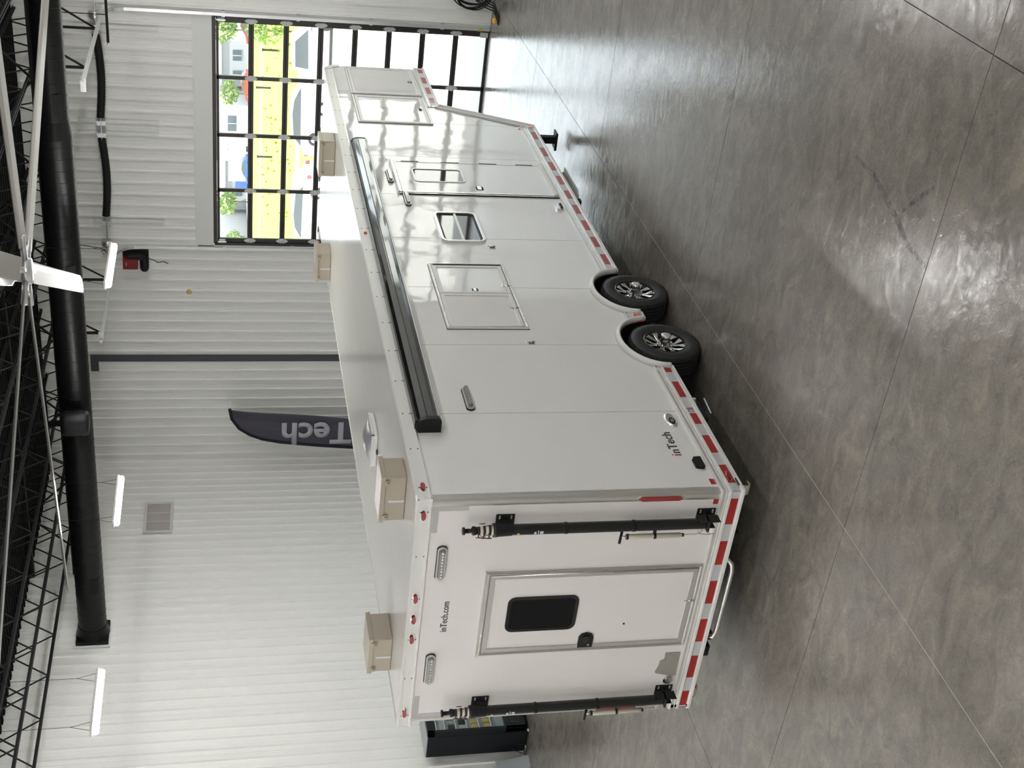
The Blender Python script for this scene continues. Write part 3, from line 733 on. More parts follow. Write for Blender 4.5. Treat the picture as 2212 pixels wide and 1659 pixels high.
    for fn, u0, u1 in ((side, 0.11, 0.19), (rear, 0.05, 0.13), (rear, 2.46, 2.54)):
        b = MB(); fbox(b, fn, u0, u1, 0.653, 0.70, -0.005, 0.0015, 'red'); b.build('red_tape', TR)
    # L shaped silver reflective strips in the upper rear corners
    for pts in ([(0.075, 3.16), (0.075, 2.86), (0.125, 2.86), (0.125, 3.11), (0.35, 3.11), (0.35, 3.16)], [(W-0.075, 3.16), (W-0.075, 2.86), (W-0.125, 2.86), (W-0.125, 3.11), (W-0.35, 3.11), (W-0.35, 3.16)]):
        b = MB(); b.prism(pts, rear, -0.005, 0.0015, 'cornertape'); b.build('corner_tape', TR)
trailer_body()

def wheels():
    def wheel(name='wheel'):
        # axis y, outward -y, centre at origin
        p = empty(name, (0, 0, 0)); WLOC[p.name] = Vector((0, 0, 0))
        b = MB(); w2 = 0.1175
        prof = [(-w2+0.004, 0.215), (-w2-0.004, 0.232), (-w2-0.012, 0.25), (-w2-0.016, 0.30), (-w2-0.008, 0.345), (-w2+0.006, 0.362), (-w2+0.022, 0.372)]
        for g in (-0.055, -0.02, 0.02, 0.055): prof += [(g-0.006, 0.3755), (g-0.004, 0.366), (g+0.004, 0.366), (g+0.006, 0.3755)]
        prof += [(w2-0.02, 0.372), (w2, 0.358), (w2+0.014, 0.30), (w2+0.006, 0.235), (w2-0.006, 0.215)]
        b.lathe((0, 0, 0), (0, 1, 0), prof, 'rubber', 64, False, False)
        b.lathe((0, 0, 0), (0, 1, 0), [(-w2-0.0172, 0.285), (-w2-0.0190, 0.288), (-w2-0.0172, 0.291)], 'rubber', 64, False, False)
        b.build('tyre', p)
        # tread blocks
        b = MB()
        for k in range(72):
            a = 2*PI*k/72; ca, sa = math.cos(a), math.sin(a)
            for s in (-1, 1):
                y = s*(w2-0.006); vs = []
                for dy in (-0.012, 0.014):
                    for da in (-0.022, 0.012):
                        for rr in (0.358, 0.3745 if dy*s < 0 else 0.366):
                            aa = a+da; vs.append((math.cos(aa)*rr, y+dy, math.sin(aa)*rr))
                b.add(vs, [(0, 1, 3, 2), (4, 6, 7, 5), (0, 4, 5, 1), (2, 3, 7, 6), (1, 5, 7, 3), (0, 2, 6, 4)], 'rubber')
        o = b.build('tread_blocks', p); o['kind'] = 'stuff'
        b = MB(); b.lathe((0, 0, 0), (0, 1, 0), [(-w2-0.006, 0.214), (-w2-0.009, 0.219), (-w2-0.004, 0.224)], 'wheelblack', 48, False, False)
        b.lathe((0, 0, 0), (0, 1, 0), [(-w2-0.006, 0.214), (-w2+0.02, 0.205), (-w2+0.05, 0.19), (0.0, 0.185), (w2, 0.215)], 'wheelblack', 48, False, False)
        b.lathe((0, -0.02, 0), (0, 1, 0), [(0, 0.19), (0.02, 0.19)], 'wheelblack', 48); b.build('rim', p)
        for k in range(6):                        # six pairs of split, machined spokes
            a0 = 2*PI*k/6+PI/6
            for s in (-1, 1):
                b = MB(); r0, r1 = 0.06, 0.205
                a1 = a0+s*0.10; a2 = a0+s*0.30; vs = []
                for (rr, aa, wd, y) in ((r0, a1, 0.012, -0.075), (0.13, a0+s*0.17, 0.015, -0.085), (r1, a2, 0.030, -0.105)):
                    cx, cz = math.cos(aa)*rr, math.sin(aa)*rr; tx, tz = -math.sin(aa), math.cos(aa)
                    vs += [(cx-tx*wd, y, cz-tz*wd), (cx+tx*wd, y, cz+tz*wd), (cx+tx*wd, y+0.05, cz+tz*wd), (cx-tx*wd, y+0.05, cz-tz*wd)]
                fs = [(i*4+j, i*4+(j+1) % 4, i*4+4+(j+1) % 4, i*4+4+j) for i in (0, 1) for j in range(4)]+[(0, 1, 2, 3), (11, 10, 9, 8)]
                b.add(vs, fs, 'spoke'); b.build('spoke', p, 0.002, 1)
        b = MB(); b.lathe((0, 0, 0), (0, 1, 0), [(-0.07, 0.072), (-0.11, 0.062), (-0.150, 0.052), (-0.185, 0.047), (-0.188, 0.040)], 'chrome', 8, False, True, False)
        b.lathe((0, 0, 0), (0, 1, 0), [(-0.180, 0.051), (-0.195, 0.049), (-0.200, 0.040), (-0.201, 0.030)], 'brightalu', 24); b.build('hub_cap', p)
        b = MB()
        for k in range(8):
            a = 2*PI*k/8+0.2; b.lathe((math.cos(a)*0.082, -0.075, math.sin(a)*0.082), (0, -1, 0), [(0, 0.011), (0.028, 0.010), (0.032, 0.004)], 'chrome', 6)
        b.build('lug_nuts', p)
        return p
    w0 = wheel()
    spots = [(2.56, 0.092, 0), (3.70, 0.092, 0), (2.56, W-0.092, PI), (3.70, W-0.092, PI)]
    for i, (x, y, rz) in enumerate(spots):
        w_ = w0 if i == 0 else dup(w0)
        w_.parent = TR; w_.matrix_parent_inverse = Matrix.Translation(-Vector(TR.location))
        w_.location = (x, y, 0.3755); w_.rotation_euler = (0, 0.35*i, rz)
    for c in (2.56, 3.70):
        b = MB(); b.tube([(c, 0.2, 0.375), (c, W-0.2, 0.375)], 0.045, 'blacksteel', 12); b.build('axle', TR)
    # flared arch trims
    for c in WC:
        b = MB(); n = 28; vs = []
        for i in range(n+1):
            a = PI*i/n; ca, sa = math.cos(a), math.sin(a)
            for (ra, rb, d) in ((0.470, 0.385, -0.02), (0.515, 0.425, 0.0), (0.513, 0.423, 0.030), (0.503, 0.413, 0.052), (0.485, 0.396, 0.060), (0.470, 0.382, 0.056), (0.462, 0.376, -0.02)):
                vs.append((c+ca*ra, -d, 0.462+sa*rb))
        m = 7; fs = [(i*m+j, i*m+(j+1) % m, (i+1)*m+(j+1) % m, (i+1)*m+j) for i in range(n) for j in range(m)]+[tuple(range(m)), tuple(n*m+j for j in range(m-1, -1, -1))]
        b.add(vs, fs, 'trim', True); b.build('wheel_arch_trim', TR)
        # black well liner
        b = MB(); vs = []
        for i in range(n+1):
            a = PI*i/n
            for y in (0.0, 0.42): vs.append((c+math.cos(a)*0.462, y, 0.45+math.sin(a)*0.388))
        b.add(vs, [(2*i, 2*i+1, 2*i+3, 2*i+2) for i in range(n)], 'blackplastic', True); o = b.build('wheel_well_liner', TR)
    b = MB(); b.box(1.9, 4.35, 0.42, W-0.42, 0.42, 0.95, 'blacksteel'); b.box(0.1, 8.7, 0.55, 0.67, 0.32, 0.46, 'blacksteel'); b.box(0.1, 8.7, W-0.67, W-0.55, 0.32, 0.46, 'blacksteel'); b.build('chassis', TR)
    b = MB(); b.box(0.03, 8.75, 0.02, W-0.02, 0.46, 0.62, 'blacksteel')
    # keep the floor clear of the wheel wells
    b = MB(); b.box(0.03, 2.05, 0.03, W-0.03, 0.48, 0.64, 'blacksteel'); b.box(4.2, 8.75, 0.03, W-0.03, 0.48, 0.64, 'blacksteel'); b.build('floor_frame', TR)
wheels()

def frame(b, fn, u0, u1, z0, z1, wd, d0, d1, m, r=0.0):
    if r: b.ring(rrect(u0, u1, z0, z1, r), rrect(u0+wd, u1-wd, z0+wd, z1-wd, max(0.005, r-wd)), fn, d0, d1, m)
    else: b.ring([(u0, z0), (u1, z0), (u1, z1), (u0, z1)], [(u0+wd, z0+wd), (u1-wd, z0+wd), (u1-wd, z1-wd), (u0+wd, z1-wd)], fn, d0, d1, m)
def slam_latch(parent, fn, u, z, w=0.10, h=0.085, m='brightalu'):
    b = MB(); b.prism(rrect(u-w/2, u+w/2, z-h/2, z+h/2, 0.012), fn, 0, 0.008, 'blackplastic')
    b.prism(rrect(u-w/2+0.008, u+w/2-0.008, z-h/2+0.008, z+h/2-0.008, 0.008), fn, 0.008, 0.012, 'blackplastic')
    b.prism(rrect(u-w/2+0.016, u+w/2-0.016, z-h/2+0.034, z+h/2-0.022, 0.006), fn, 0.012, 0.020, 'chrome'); return b.build('handle', parent, 0.001, 1)
def catch(parent, fn, u, z, nm='door_catch'):
    b = MB(); fbox(b, fn, u-0.026, u+0.026, z-0.034, z+0.034, 0, 0.006, 'galv'); fbox(b, fn, u-0.012, u+0.012, z-0.030, z+0.030, 0.006, 0.010, 'blackplastic')
    b.tube([fn(u, z-0.035, 0.018), fn(u, z+0.035, 0.018)], 0.011, 'chrome', 8); b.tube([fn(u, z+0.03, 0.02), fn(u, z+0.062, 0.022)], 0.006, 'chrome', 6); return b.build(nm, parent)
def scene_light(fn, u0, u1, z, proj=0.045, hh=0.045):
    """recessed scene light bar: chrome bezel, clear ribbed lens"""
    uc, ul = (u0+u1)/2, abs(u1-u0)/2
    oc = [(uc+ul*a, z+hh*c) for a, c in ((-1, 0.0), (-0.93, 0.75), (-0.84, 1), (0.84, 1), (0.93, 0.75), (1, 0), (0.93, -0.75), (0.84, -1), (-0.84, -1), (-0.93, -0.75))]
    ic = [(uc+(x-uc)*0.93, z+(q-z)*0.78) for x, q in oc]
    b = MB(); b.prism([(uc+(x-uc)*1.02, z+(q-z)*1.12) for x, q in oc], fn, 0, proj*0.25, 'blackplastic'); b.prism(oc, fn, proj*0.25, proj*0.55, 'alu'); o = b.build('scene_light', TR, 0.003, 1)  # oversize black backing also draws the dark shadow edge round the lamp
    b = MB(); b.ring(ic, [(uc+(x-uc)*0.85, z+(q-z)*0.5) for x, q in oc], fn, proj*0.5, proj*0.62, 'clearlens', proj)
    b.prism([(uc+(x-uc)*0.85, z+(q-z)*0.5) for x, q in oc], fn, proj*0.5, proj, 'clearlens'); b.build('lens', o)
    b = MB()
    for k in range(9):
        t = uc-ul*0.72+ul*1.44*k/8; b.lathe(fn(t, z-hh*0.1, proj*0.99), (Vector(fn(0, 0, 1))-Vector(fn(0, 0, 0))), [(0, 0.011), (0.003, 0.006)], 'chrome', 8)
    b.build('reflectors', o)
    return o
def marker(fn, u, z, m='redlens', w=0.062, h=0.024, d0=0.012):
    b = MB(); pts = [(u+w*math.cos(a), z+h*math.sin(a)) for a in [2*PI*k/16 for k in range(16)]]
    b.prism(pts, fn, d0, d0+0.008, 'chrome'); pts2 = [(u+w*0.72*math.cos(a), z+h*0.85*math.sin(a)) for a in [2*PI*k/16 for k in range(16)]]
    b.prism(pts2, fn, d0+0.008, d0+0.022, m); b.build('marker_light', TR, 0.003, 2)

def hatch(name, u0, u1, z0, z1, wd=0.055, handles=(), inner=True):
    b = MB(); frame(b, side, u0, u1, z0, z1, wd*0.55, 0, 0.016, 'trim'); frame(b, side, u0+0.012, u1-0.012, z0+0.012, z1-0.012, 0.010, 0.01, 0.024, 'brightalu')
    o = b.build(name, TR, 0.002, 1)
    b = MB(); fbox(b, side, u0+wd*0.62, u1-wd*0.62, z0+wd*0.62, z1-wd*0.62, 0.002, 0.010, 'panel'); b.build('door_panel', o)
    b = MB(); frame(b, side, u0+wd*0.62, u1-wd*0.62, z0+wd*0.62, z1-wd*0.62, wd*0.75, 0.008, 0.018, 'trim'); b.build('door_frame', o, 0.002, 1)
    b = MB(); frame(b, side, u0+wd*0.53, u1-wd*0.53, z0+wd*0.53, z1-wd*0.53, 0.006, 0.002, 0.0125, 'blackplastic'); frame(b, side, u0-0.003, u1+0.003, z0-0.003, z1+0.003, 0.004, 0.0, 0.006, 'blackplastic'); b.build('gasket', o)
    return o
def side_fittings():
    o = hatch('front_compartment_door', 9.88, 11.10, 1.925, 2.98); slam_latch(o, side, 10.50, 2.03)
    o = hatch('front_compartment_door', 8.70, 9.82, 1.925, 2.98); slam_latch(o, side, 9.29, 2.03, 0.12, 0.06)
    # double compartment door
    b = MB(); frame(b, side, 2.84, 4.30, 1.76, 2.62, 0.032, 0, 0.020, 'trim'); frame(b, side, 2.852, 4.288, 1.772, 2.608, 0.008, 0.01, 0.027, 'brightalu'); dc = b.build('side_compartment', TR, 0.002, 1)
    for u0, u1 in ((3.605, 4.26), (2.875, 3.595)):
        b = MB(); fbox(b, side, u0, u1, 1.80, 2.585, 0.002, 0.010, 'panel'); frame(b, side, u0, u1, 1.80, 2.585, 0.045, 0.008, 0.020, 'trim'); b.build('compartment_door', dc, 0.002, 1)
    b = MB(); frame(b, side, 2.837, 4.303, 1.757, 2.623, 0.004, 0.0, 0.006, 'blackplastic'); fbox(b, side, 3.597, 3.603, 1.80, 2.585, 0.002, 0.013, 'blackplastic'); fbox(b, side, 2.872, 4.262, 1.793, 1.799, 0.002, 0.013, 'blackplastic'); b.build('gasket', dc)
    slam_latch(dc, side, 3.675, 2.185, 0.11, 0.085)
    catch(dc, side, 3.77, 1.82, 'hatch_catch'); catch(dc, side, 3.27, 1.82, 'hatch_catch')
    # continuous hinge on the far and near edges
    b = MB(); fbox(b, side, 4.262, 4.275, 1.80, 2.57, 0.01, 0.026, 'blackplastic'); b.build('hinge', dc)
    b = MB(); b.tube([side(2.866, 1.80, 0.022), side(2.866, 2.585, 0.022)], 0.009, 'trim', 8); fbox(b, side, 2.872, 2.880, 1.80, 2.585, 0.01, 0.021, 'blackplastic'); b.build('hinge', dc)
    # entry door
    b = MB(); fbox(b, side, 6.285, 7.275, 0.665, 2.695, 0.001, 0.012, 'panel'); ed = b.build('entry_door', TR)
    b = MB(); fbox(b, side, 6.27, 7.28, 2.64, 2.70, 0.008, 0.030, 'brightalu'); fbox(b, side, 6.27, 7.28, 2.655, 2.665, 0.028, 0.04, 'trim'); fbox(b, side, 6.25, 7.3, 2.70, 2.715, 0.0, 0.045, 'trim'); b.build('drip_rail', ed, 0.002, 1)
    b = MB(); fbox(b, side, 6.265, 6.30, 0.655, 2.70, 0.004, 0.026, 'brightalu'); fbox(b, side, 6.24, 6.258, 0.65, 2.70, 0.0, 0.02, 'chrome'); fbox(b, side, 6.232, 6.240, 0.65, 2.70, 0.0, 0.012, 'blackplastic'); fbox(b, side, 6.258, 6.265, 0.65, 2.70, 0.0, 0.012, 'blackplastic'); b.build('latch_edge_trim', ed, 0.002, 1)
    b = MB(); fbox(b, side, 6.27, 7.28, 0.66, 0.715, 0.006, 0.040, 'trim'); fbox(b, side, 6.27, 7.28, 0.68, 0.69, 0.03, 0.055, 'trim'); b.build('sill_trim', ed, 0.002, 1)
    b = MB(); fbox(b, side, 7.265, 7.275, 0.66, 2.7, 0.004, 0.016, 'trim'); b.build('hinge_edge', ed)
    for z0, z1 in ((2.33, 2.56), (1.79, 2.03), (1.28, 1.52), (0.79, 1.02)):
        b = MB(); b.tube([side(7.285, z0, 0.012), side(7.285, z1, 0.012)], 0.010, 'blacksteel', 8); b.build('hinge', ed)
    b = MB(); frame(b, side, 6.62, 7.05, 1.80, 2.46, 0.022, 0.01, 0.022, 'alu', r=0.06); wi = b.build('door_window', ed, 0.002, 1)
    b = MB(); b.prism(rrect(6.635, 7.035, 1.815, 2.445, 0.05), side, 0.008, 0.013, 'mirrorglass'); b.build('glass', ed)
    slam_latch(ed, side, 6.465, 1.65, 0.13, 0.11, 'alu')
    # sliding window
    b = MB(); frame(b, side, 4.87, 5.69, 1.84, 2.37, 0.035, 0, 0.030, 'brightalu', r=0.09); wn = b.build('side_window', TR, 0.004, 2)
    b = MB(); b.prism(rrect(4.90, 5.66, 1.87, 2.34, 0.07), side, 0.004, 0.010, 'mirrorglass'); b.build('glass', wn)
    b = MB(); frame(b, side, 4.905, 5.655, 1.875, 2.335, 0.022, 0.010, 0.016, 'blackplastic', r=0.07); b.build('gasket', wn)
    b = MB(); fbox(b, side, 4.91, 5.65, 2.095, 2.125, 0.010, 0.022, 'alu'); b.build('meeting_rail', wn, 0.002, 1)
    # lights and small parts
    scene_light(side, 6.58, 6.98, 2.765, 0.05, 0.032); scene_light(side, 5.88, 6.26, 2.63, 0.05, 0.032); scene_light(side, 1.32, 1.70, 2.63, 0.06, 0.035)
    catch(TR, side, 4.76, 1.80); catch(TR, side, 2.555, 1.80)
    b = MB(); fbox(b, side, 5.86, 6.02, 0.70, 0.765, 0, 0.03, 'chrome'); fbox(b, side, 5.87, 6.01, 0.69, 0.72, 0.0, 0.04, 'blackplastic'); b.build('step_light', TR, 0.008, 2)
    b = MB(); pts = lambda k, ku=0.115, kz=0.055: [(1.115+ku*k*math.cos(a), 0.765+kz*k*math.sin(a)) for a in [2*PI*i/28 for i in range(28)]]
    b.ring(pts(1), pts(0.80), side, 0, 0.012, 'brightalu', 0.022); b.prism(pts(0.80), side, 0, 0.018, 'alu'); pl = b.build('power_inlet', TR)
    b = MB(); b.prism([(1.085+0.055*math.cos(a), 0.760+0.030*math.sin(a)) for a in [2*PI*i/20 for i in range(20)]], side, 0.020, 0.024, 'blackplastic')
    fbox(b, side, 1.06, 1.11, 0.750, 0.756, 0.024, 0.027, 'galv'); fbox(b, side, 1.06, 1.11, 0.766, 0.772, 0.024, 0.027, 'galv'); b.build('inlet_flap', pl)
    text_mesh('red_letter', 'i', side, 0.550, 0.574, 0.832, 0.922, 'redtext', TR, d=0.0022, offset=0.0)
    text_mesh('lettering', 'nTech', side, 0.590, 0.925, 0.832, 0.922, 'text', TR, d=0.0022, offset=0.016)
    b = MB(); b.prism([(0.335, 0.685), (0.49, 0.685), (0.485, 0.755), (0.345, 0.755)], side, 0, 0.035, 'blackplastic'); b.prism([(0.345, 0.70), (0.48, 0.70), (0.475, 0.765), (0.355, 0.765)], side, 0, 0.02, 'blackplastic'); b.build('receptacle_cover', TR, 0.006, 2)
    marker(side, 0.15, 3.238); marker(side, 0.20, 0.512, 'redlens', 0.075, 0.022, 0.014); marker(side, 3.10, 0.512, 'amber', 0.05, 0.024, 0.014); marker(side, 8.74, 0.50, 'amber', 0.05, 0.024, 0.014)
    b = MB(); fbox(b, side, 8.68, 8.75, 0.665, 0.70, -0.005, 0.012, 'amber'); b.build('amber_reflector', TR)
    b = MB(); b.lathe(side(5.05, 3.24, 0.012), (0, -1, 0), [(0, 0.02), (0.02, 0.018), (0.03, 0.008)], 'amber', 12); b.build('rail_lamp', TR)
    # awning cassette
    P = [(0.0, 2.965), (0.115, 2.965), (0.142, 2.985), (0.148, 3.03), (0.148, 3.10), (0.130, 3.150), (0.085, 3.180), (0.0, 3.186)]
    def aw(x0, x1, m, sc=1.0, smooth=False):
        b = MB(); b.prism(P, lambda u, z, d: (d, -u, 3.075+(z-3.075)*sc), x0, x1, m); return b
    o = aw(1.02, 7.70, 'awning').build('awning', TR, 0.006, 2)
    aw(0.975, 1.022, 'blackplastic', 1.03).build('end_cap', o, 0.006, 2); aw(7.70, 7.75, 'blackplastic', 1.03).build('end_cap', o, 0.006, 2)
    b = MB(); b.box(1.02, 7.7, -0.152, -0.146, 3.086, 3.094, 'blackplastic'); b.box(1.02, 7.7, -0.10, -0.0, 3.178, 3.195, 'blackgloss'); b.box(1.02, 7.7, -0.156, -0.146, 2.985, 2.992, 'galv'); b.build('cassette_seams', o)
side_fittings()

def rear_fittings():
    b = MB(); frame(b, rear, 0.80, 1.77, 0.655, 2.635, 0.030, 0, 0.016, 'alu'); frame(b, rear, 0.812, 1.758, 0.667, 2.623, 0.006, 0.01, 0.026, 'brightalu'); fbox(b, rear, 0.79, 1.78, 2.635, 2.650, 0, 0.03, 'alu')
    rd = b.build('rear_door', TR, 0.002, 1)
    b = MB(); fbox(b, rear, 0.835, 1.735, 0.69, 2.60, 0.001, 0.008, 'rearpanel'); b.build('door_panel', rd)
    b = MB(); frame(b, rear, 0.835, 1.735, 0.69, 2.60, 0.045, 0.006, 0.018, 'alu'); b.build('door_frame', rd, 0.002, 1)
    b = MB(); b.tube([rear(0.833, 0.70, 0.020), rear(0.833, 2.59, 0.020)], 0.008, 'alu', 8)
    for z0, z1 in ((2.0, 2.2), (1.25, 1.5), (0.85, 1.0)): fbox(b, rear, 0.839, 0.845, z0, z1, 0.015, 0.021, 'blackplastic')
    b.build('piano_hinge', rd)
    b = MB(); b.ring(rrect(1.095, 1.495, 1.76, 2.41, 0.07), rrect(1.125, 1.465, 1.79, 2.38, 0.045), rear, 0.006, 0.020, 'blackplastic', 0.016); b.build('window_frame', rd)
    b = MB(); b.prism(rrect(1.12, 1.47, 1.785, 2.385, 0.045), rear, 0.006, 0.013, 'darkglass'); b.build('window_glass', rd)
    b = MB(); b.prism([(1.725, 1.56), (1.725, 1.70), (1.60, 1.70), (1.565, 1.68), (1.55, 1.63), (1.565, 1.58), (1.60, 1.56)], rear, 0.006, 0.022, 'blackplastic')
    b.prism(rrect(1.58, 1.67, 1.60, 1.665, 0.015), rear, 0.022, 0.034, 'blackgloss'); b.lathe(rear(1.695, 1.60, 0.022), (-1, 0, 0), [(0, 0.011), (0.004, 0.008)], 'chrome', 10); b.build('door_latch', rd, 0.004, 2)
    b = MB(); b.lathe(rear(1.47, 1.29, 0.006), (-1, 0, 0), [(0, 0.011), (0.008, 0.008)], 'blackplastic', 10); b.build('door_stud', rd)
    catch(rd, rear, 1.215, 0.695, 'bottom_catch')
    scene_light(rear, 0.49, 0.85, 3.05, 0.05, 0.04); scene_light(rear, 1.72, 2.08, 3.05, 0.05, 0.04)
    text_mesh('web_address', 'inTech.com', rear, 1.465, 1.115, 2.935, 2.995, 'text', TR, d=0.0022, offset=0.010)
    for y in (0.15, 1.05, 1.29, 1.52, 2.43): marker(rear, y, 3.242)
    # tail lamps on the corner posts
    for y, s in ((0.045, 1), (W-0.045, -1)):
        b = MB(); pts = [(y-0.022, 1.02), (y, 0.985), (y+0.022, 1.02), (y+0.022, 1.37), (y, 1.405), (y-0.022, 1.37)]
        b.prism(pts, rear, 0.0, 0.014, 'chrome'); b.prism([(y+(u-y)*0.8, 1.195+(z-1.195)*0.95) for u, z in pts], rear, 0.014, 0.030, 'redlens'); b.build('tail_lamp', TR, 0.003, 2)
    # number plate and its lamp
    pts = [(1.87, 0.66), (2.17, 0.655), (2.17, 0.70), (2.13, 0.86), (2.11, 0.875), (2.02, 0.85), (1.97, 0.85), (1.95, 0.81), (1.87, 0.81)]
    b = MB(); b.prism(pts, rear, 0, 0.006, 'plate')
    for u, z in ((1.95, 0.80), (2.11, 0.80)): b.lathe(rear(u, z, 0.006), (-1, 0, 0), [(0, 0.006), (0.003, 0.004)], 'chrome', 8)
    b.build('number_plate_bracket', TR)
    b = MB(); b.prism([(2.215+0.045*math.cos(a), 0.725+0.055*math.sin(a)) for a in [2*PI*i/18 for i in range(18)]], rear, 0, 0.02, 'chrome'); b.prism([(2.205+0.03*math.cos(a), 0.725+0.04*math.sin(a)) for a in [2*PI*i/18 for i in range(18)]], rear, 0.02, 0.032, 'clearlens'); b.build('plate_lamp', TR, 0.003, 1)
    # pneumatic masts
    def mast(y, sgn, head):
        X = -0.105
        b = MB(); b.lathe((X, y, 0.78), (0, 0, 1), [(0, 0.048), (1.78, 0.048)], 'blackgloss', 28); m = b.build('mast', TR)
        b = MB(); b.lathe((X, y, 2.50), (0, 0, 1), [(0, 0.052), (0.10, 0.056), (0.14, 0.060), (0.16, 0.060), (0.162, 0.045)], 'blackplastic', 24); b.build('top_clamp', m)
        z = 2.655
        for k, r in enumerate((0.044, 0.040, 0.035)):
            b = MB(); b.lathe((X, y, z), (0, 0, 1), [(0, r), (0.014, r*1.02), (0.026, r*0.86)], 'creamtube', 24); b.build('cream_ring', m)
            b = MB(); b.lathe((X, y, z+0.026), (0, 0, 1), [(0, r*1.02), (0.014, r*1.02)], 'maroon', 24)
            b.tube([(X, y+r, z+0.033), (X-0.01, y+r+0.035, z+0.033)], 0.006, 'maroon', 6); b.tube([(X-0.01, y+r+0.033, z+0.012), (X-0.01, y+r+0.033, z+0.054)], 0.006, 'maroon', 6); b.build('locking_collar', m)
            z += 0.046
        b = MB(); b.lathe((X, y, z), (0, 0, 1), [(0, 0.032), (0.035, 0.040), (0.045, 0.036), (0.052, 0.020), (0.105, 0.020), (0.108, 0.033), (0.125, 0.033), (0.127, 0.028)], 'blackplastic', 20); b.build('mast_head', m)
        b = MB()
        b.tube([(X-0.03, y, z), (X-0.06, y+0.02, z-0.03), (X-0.05, y+0.01, z-0.08), (X-0.03, y, z-0.1)], 0.003, 'blacksteel', 5)
        for dx, q in ((0.02, 0.05), (-0.01, 0.0), (0.0, -0.05)):
            cz = z-0.09+q; b.tube([(X+dx+0.02*math.cos(a), y-sgn*0-0.055+0.018*math.cos(a), cz+0.026*math.sin(a)) for a in [2*PI*i/14 for i in range(14)]], 0.0022, 'blacksteel', 5, True)
        b.tube([(X-0.04+0.012*math.cos(a), y+0.045+0.006*math.cos(a), z+0.012*math.sin(a)) for a in [2*PI*i/12 for i in range(12)]], 0.002, 'chrome', 5, True); b.build('pull_rings', m)
        # wall brackets
        for z0, z1, nm in ((2.46, 2.62, 'upper_bracket'), (0.66, 0.83, 'lower_bracket')):
            b = MB(); fbox(b, rear, y-0.085, y+0.075, z0, z1, 0, 0.008, 'blacksteel')
            b.box(X-0.03, -0.008, y-0.035, y-0.025, z0+0.03, z1-0.03, 'blacksteel'); b.box(X-0.03, -0.008, y+0.025, y+0.035, z0+0.03, z1-0.03, 'blacksteel')
            if z0 < 1: b.box(X-0.06, -0.0, y-0.055, y+0.055, 0.755, 0.775, 'blacksteel'); b.box(X-0.055, X+0.05, y-0.055, y-0.047, 0.66, 0.86, 'blacksteel')
            br = b.build(nm, m, 0.003, 1)
        b = MB()
        for z0, z1 in ((2.46, 2.62), (0.66, 0.83)):
            for u in (y-0.068, y-0.048):
                for zz in (z0+0.03, z1-0.03): b.lathe(rear(u, zz, 0.008), (-1, 0, 0), [(0, 0.008), (0.006, 0.006)], 'galv', 8)
        b.build('bracket_bolts', m)
        # clamp bands
        for zz in (2.02, 1.42):
            b = MB(); b.lathe((X, y, zz), (0, 0, 1), [(0, 0.052), (0.022, 0.052)], 'blackplastic', 24); b.box(X-0.06, X-0.045, y-0.01, y+0.01, zz, zz+0.022, 'blackplastic'); b.build('clamp_band', m)
        # labels
        b = MB()
        for (za, zb, a0, a1, mt) in ((2.235, 2.265, -0.2, 0.45, 'greytext'), (2.275, 2.283, -0.35, 0.45, 'greytext'), (2.295, 2.315, -0.1, 0.45, 'hingeplate'), (2.44, 2.46, 0.1, 0.5, 'yellow')):
            vs = []
            for i in range(5):
                a = PI-a0-(a1-a0)*i/4
                for zz in (za, zb): vs.append((X+math.cos(a)*0.0488, y+math.sin(a)*0.0488, zz))
            b.add(vs, [(2*i, 2*i+1, 2*i+3, 2*i+2) for i in range(4)], mt)
        o = b.build('mast_labels', m); sm = o.modifiers.new('t', 'SOLIDIFY'); sm.thickness = 0.001
        # hand pump strapped to the mast
        py = y+0.102
        b = MB(); b.lathe((X-0.02, py, 0.985), (0, 0, 1), [(0, 0.018), (0.01, 0.023), (0.48, 0.023), (0.485, 0.020)], 'creamtube', 20); pb = b.build('hand_pump', m)
        for za, zb, r in ((1.47, 1.484, 0.026), (1.22, 1.242, 0.027)):
            b = MB(); b.lathe((X-0.02, py, za), (0, 0, 1), [(0, r), (zb-za, r)], 'blackplastic', 20)
            if za < 1.3: b.box(X-0.024, X+0.0, y+0.04, py, za, zb, 'blackplastic')
            b.build('pump_band', m)
        b = MB(); b.lathe((X-0.02, py, 0.965), (0, 0, 1), [(0, 0.016), (0.012, 0.018)], 'maroon', 16); b.build('pump_outlet', m)
        b = MB(); b.tube([(X-0.02, py, 1.48), (X-0.02, py, 1.53)], 0.010, 'galv', 10); b.build('pump_rod', m)
        b = MB(); b.tube([(X-0.065, py+0.035, 1.555), (X+0.02, py-0.03, 1.515)], 0.012, 'blackplastic', 10); b.build('pump_handle', m)
        b = MB(); b.tube([(X-0.02, py, 0.965), (X-0.01, py+0.005, 0.90), (X-0.02, py, 0.85), (X-0.015, py-0.02, 0.81), (X, y+0.02, 0.79), (X-0.02, y+0.035, 0.835), (X-0.02, py-0.005, 0.84)], 0.0055, 'creamtube', 6)
        if head: b.tube([(X-0.015, py-0.005, 0.83), (X-0.02, py+0.005, 0.77), (X-0.02, py+0.0, 0.68)], 0.004, 'creamtube', 6)
        b.build('air_hose', m)
    mast(0.258, 1, True); mast(2.375, 1, False)
    # roller blocks and the folding step under the rear edge
    for y in (0.0, 2.44):
        b = MB(); b.lathe((0.10, y-0.02, 0.40), (0, 1, 0), [(0, 0.03), (0.01, 0.055), (0.10, 0.055), (0.11, 0.03)], 'creamtube', 20); b.box(0.06, 0.16, y-0.03, y-0.02, 0.38, 0.47, 'blacksteel'); b.box(0.06, 0.16, y+0.10, y+0.11, 0.38, 0.47, 'blacksteel'); b.build('skid_roller', TR)
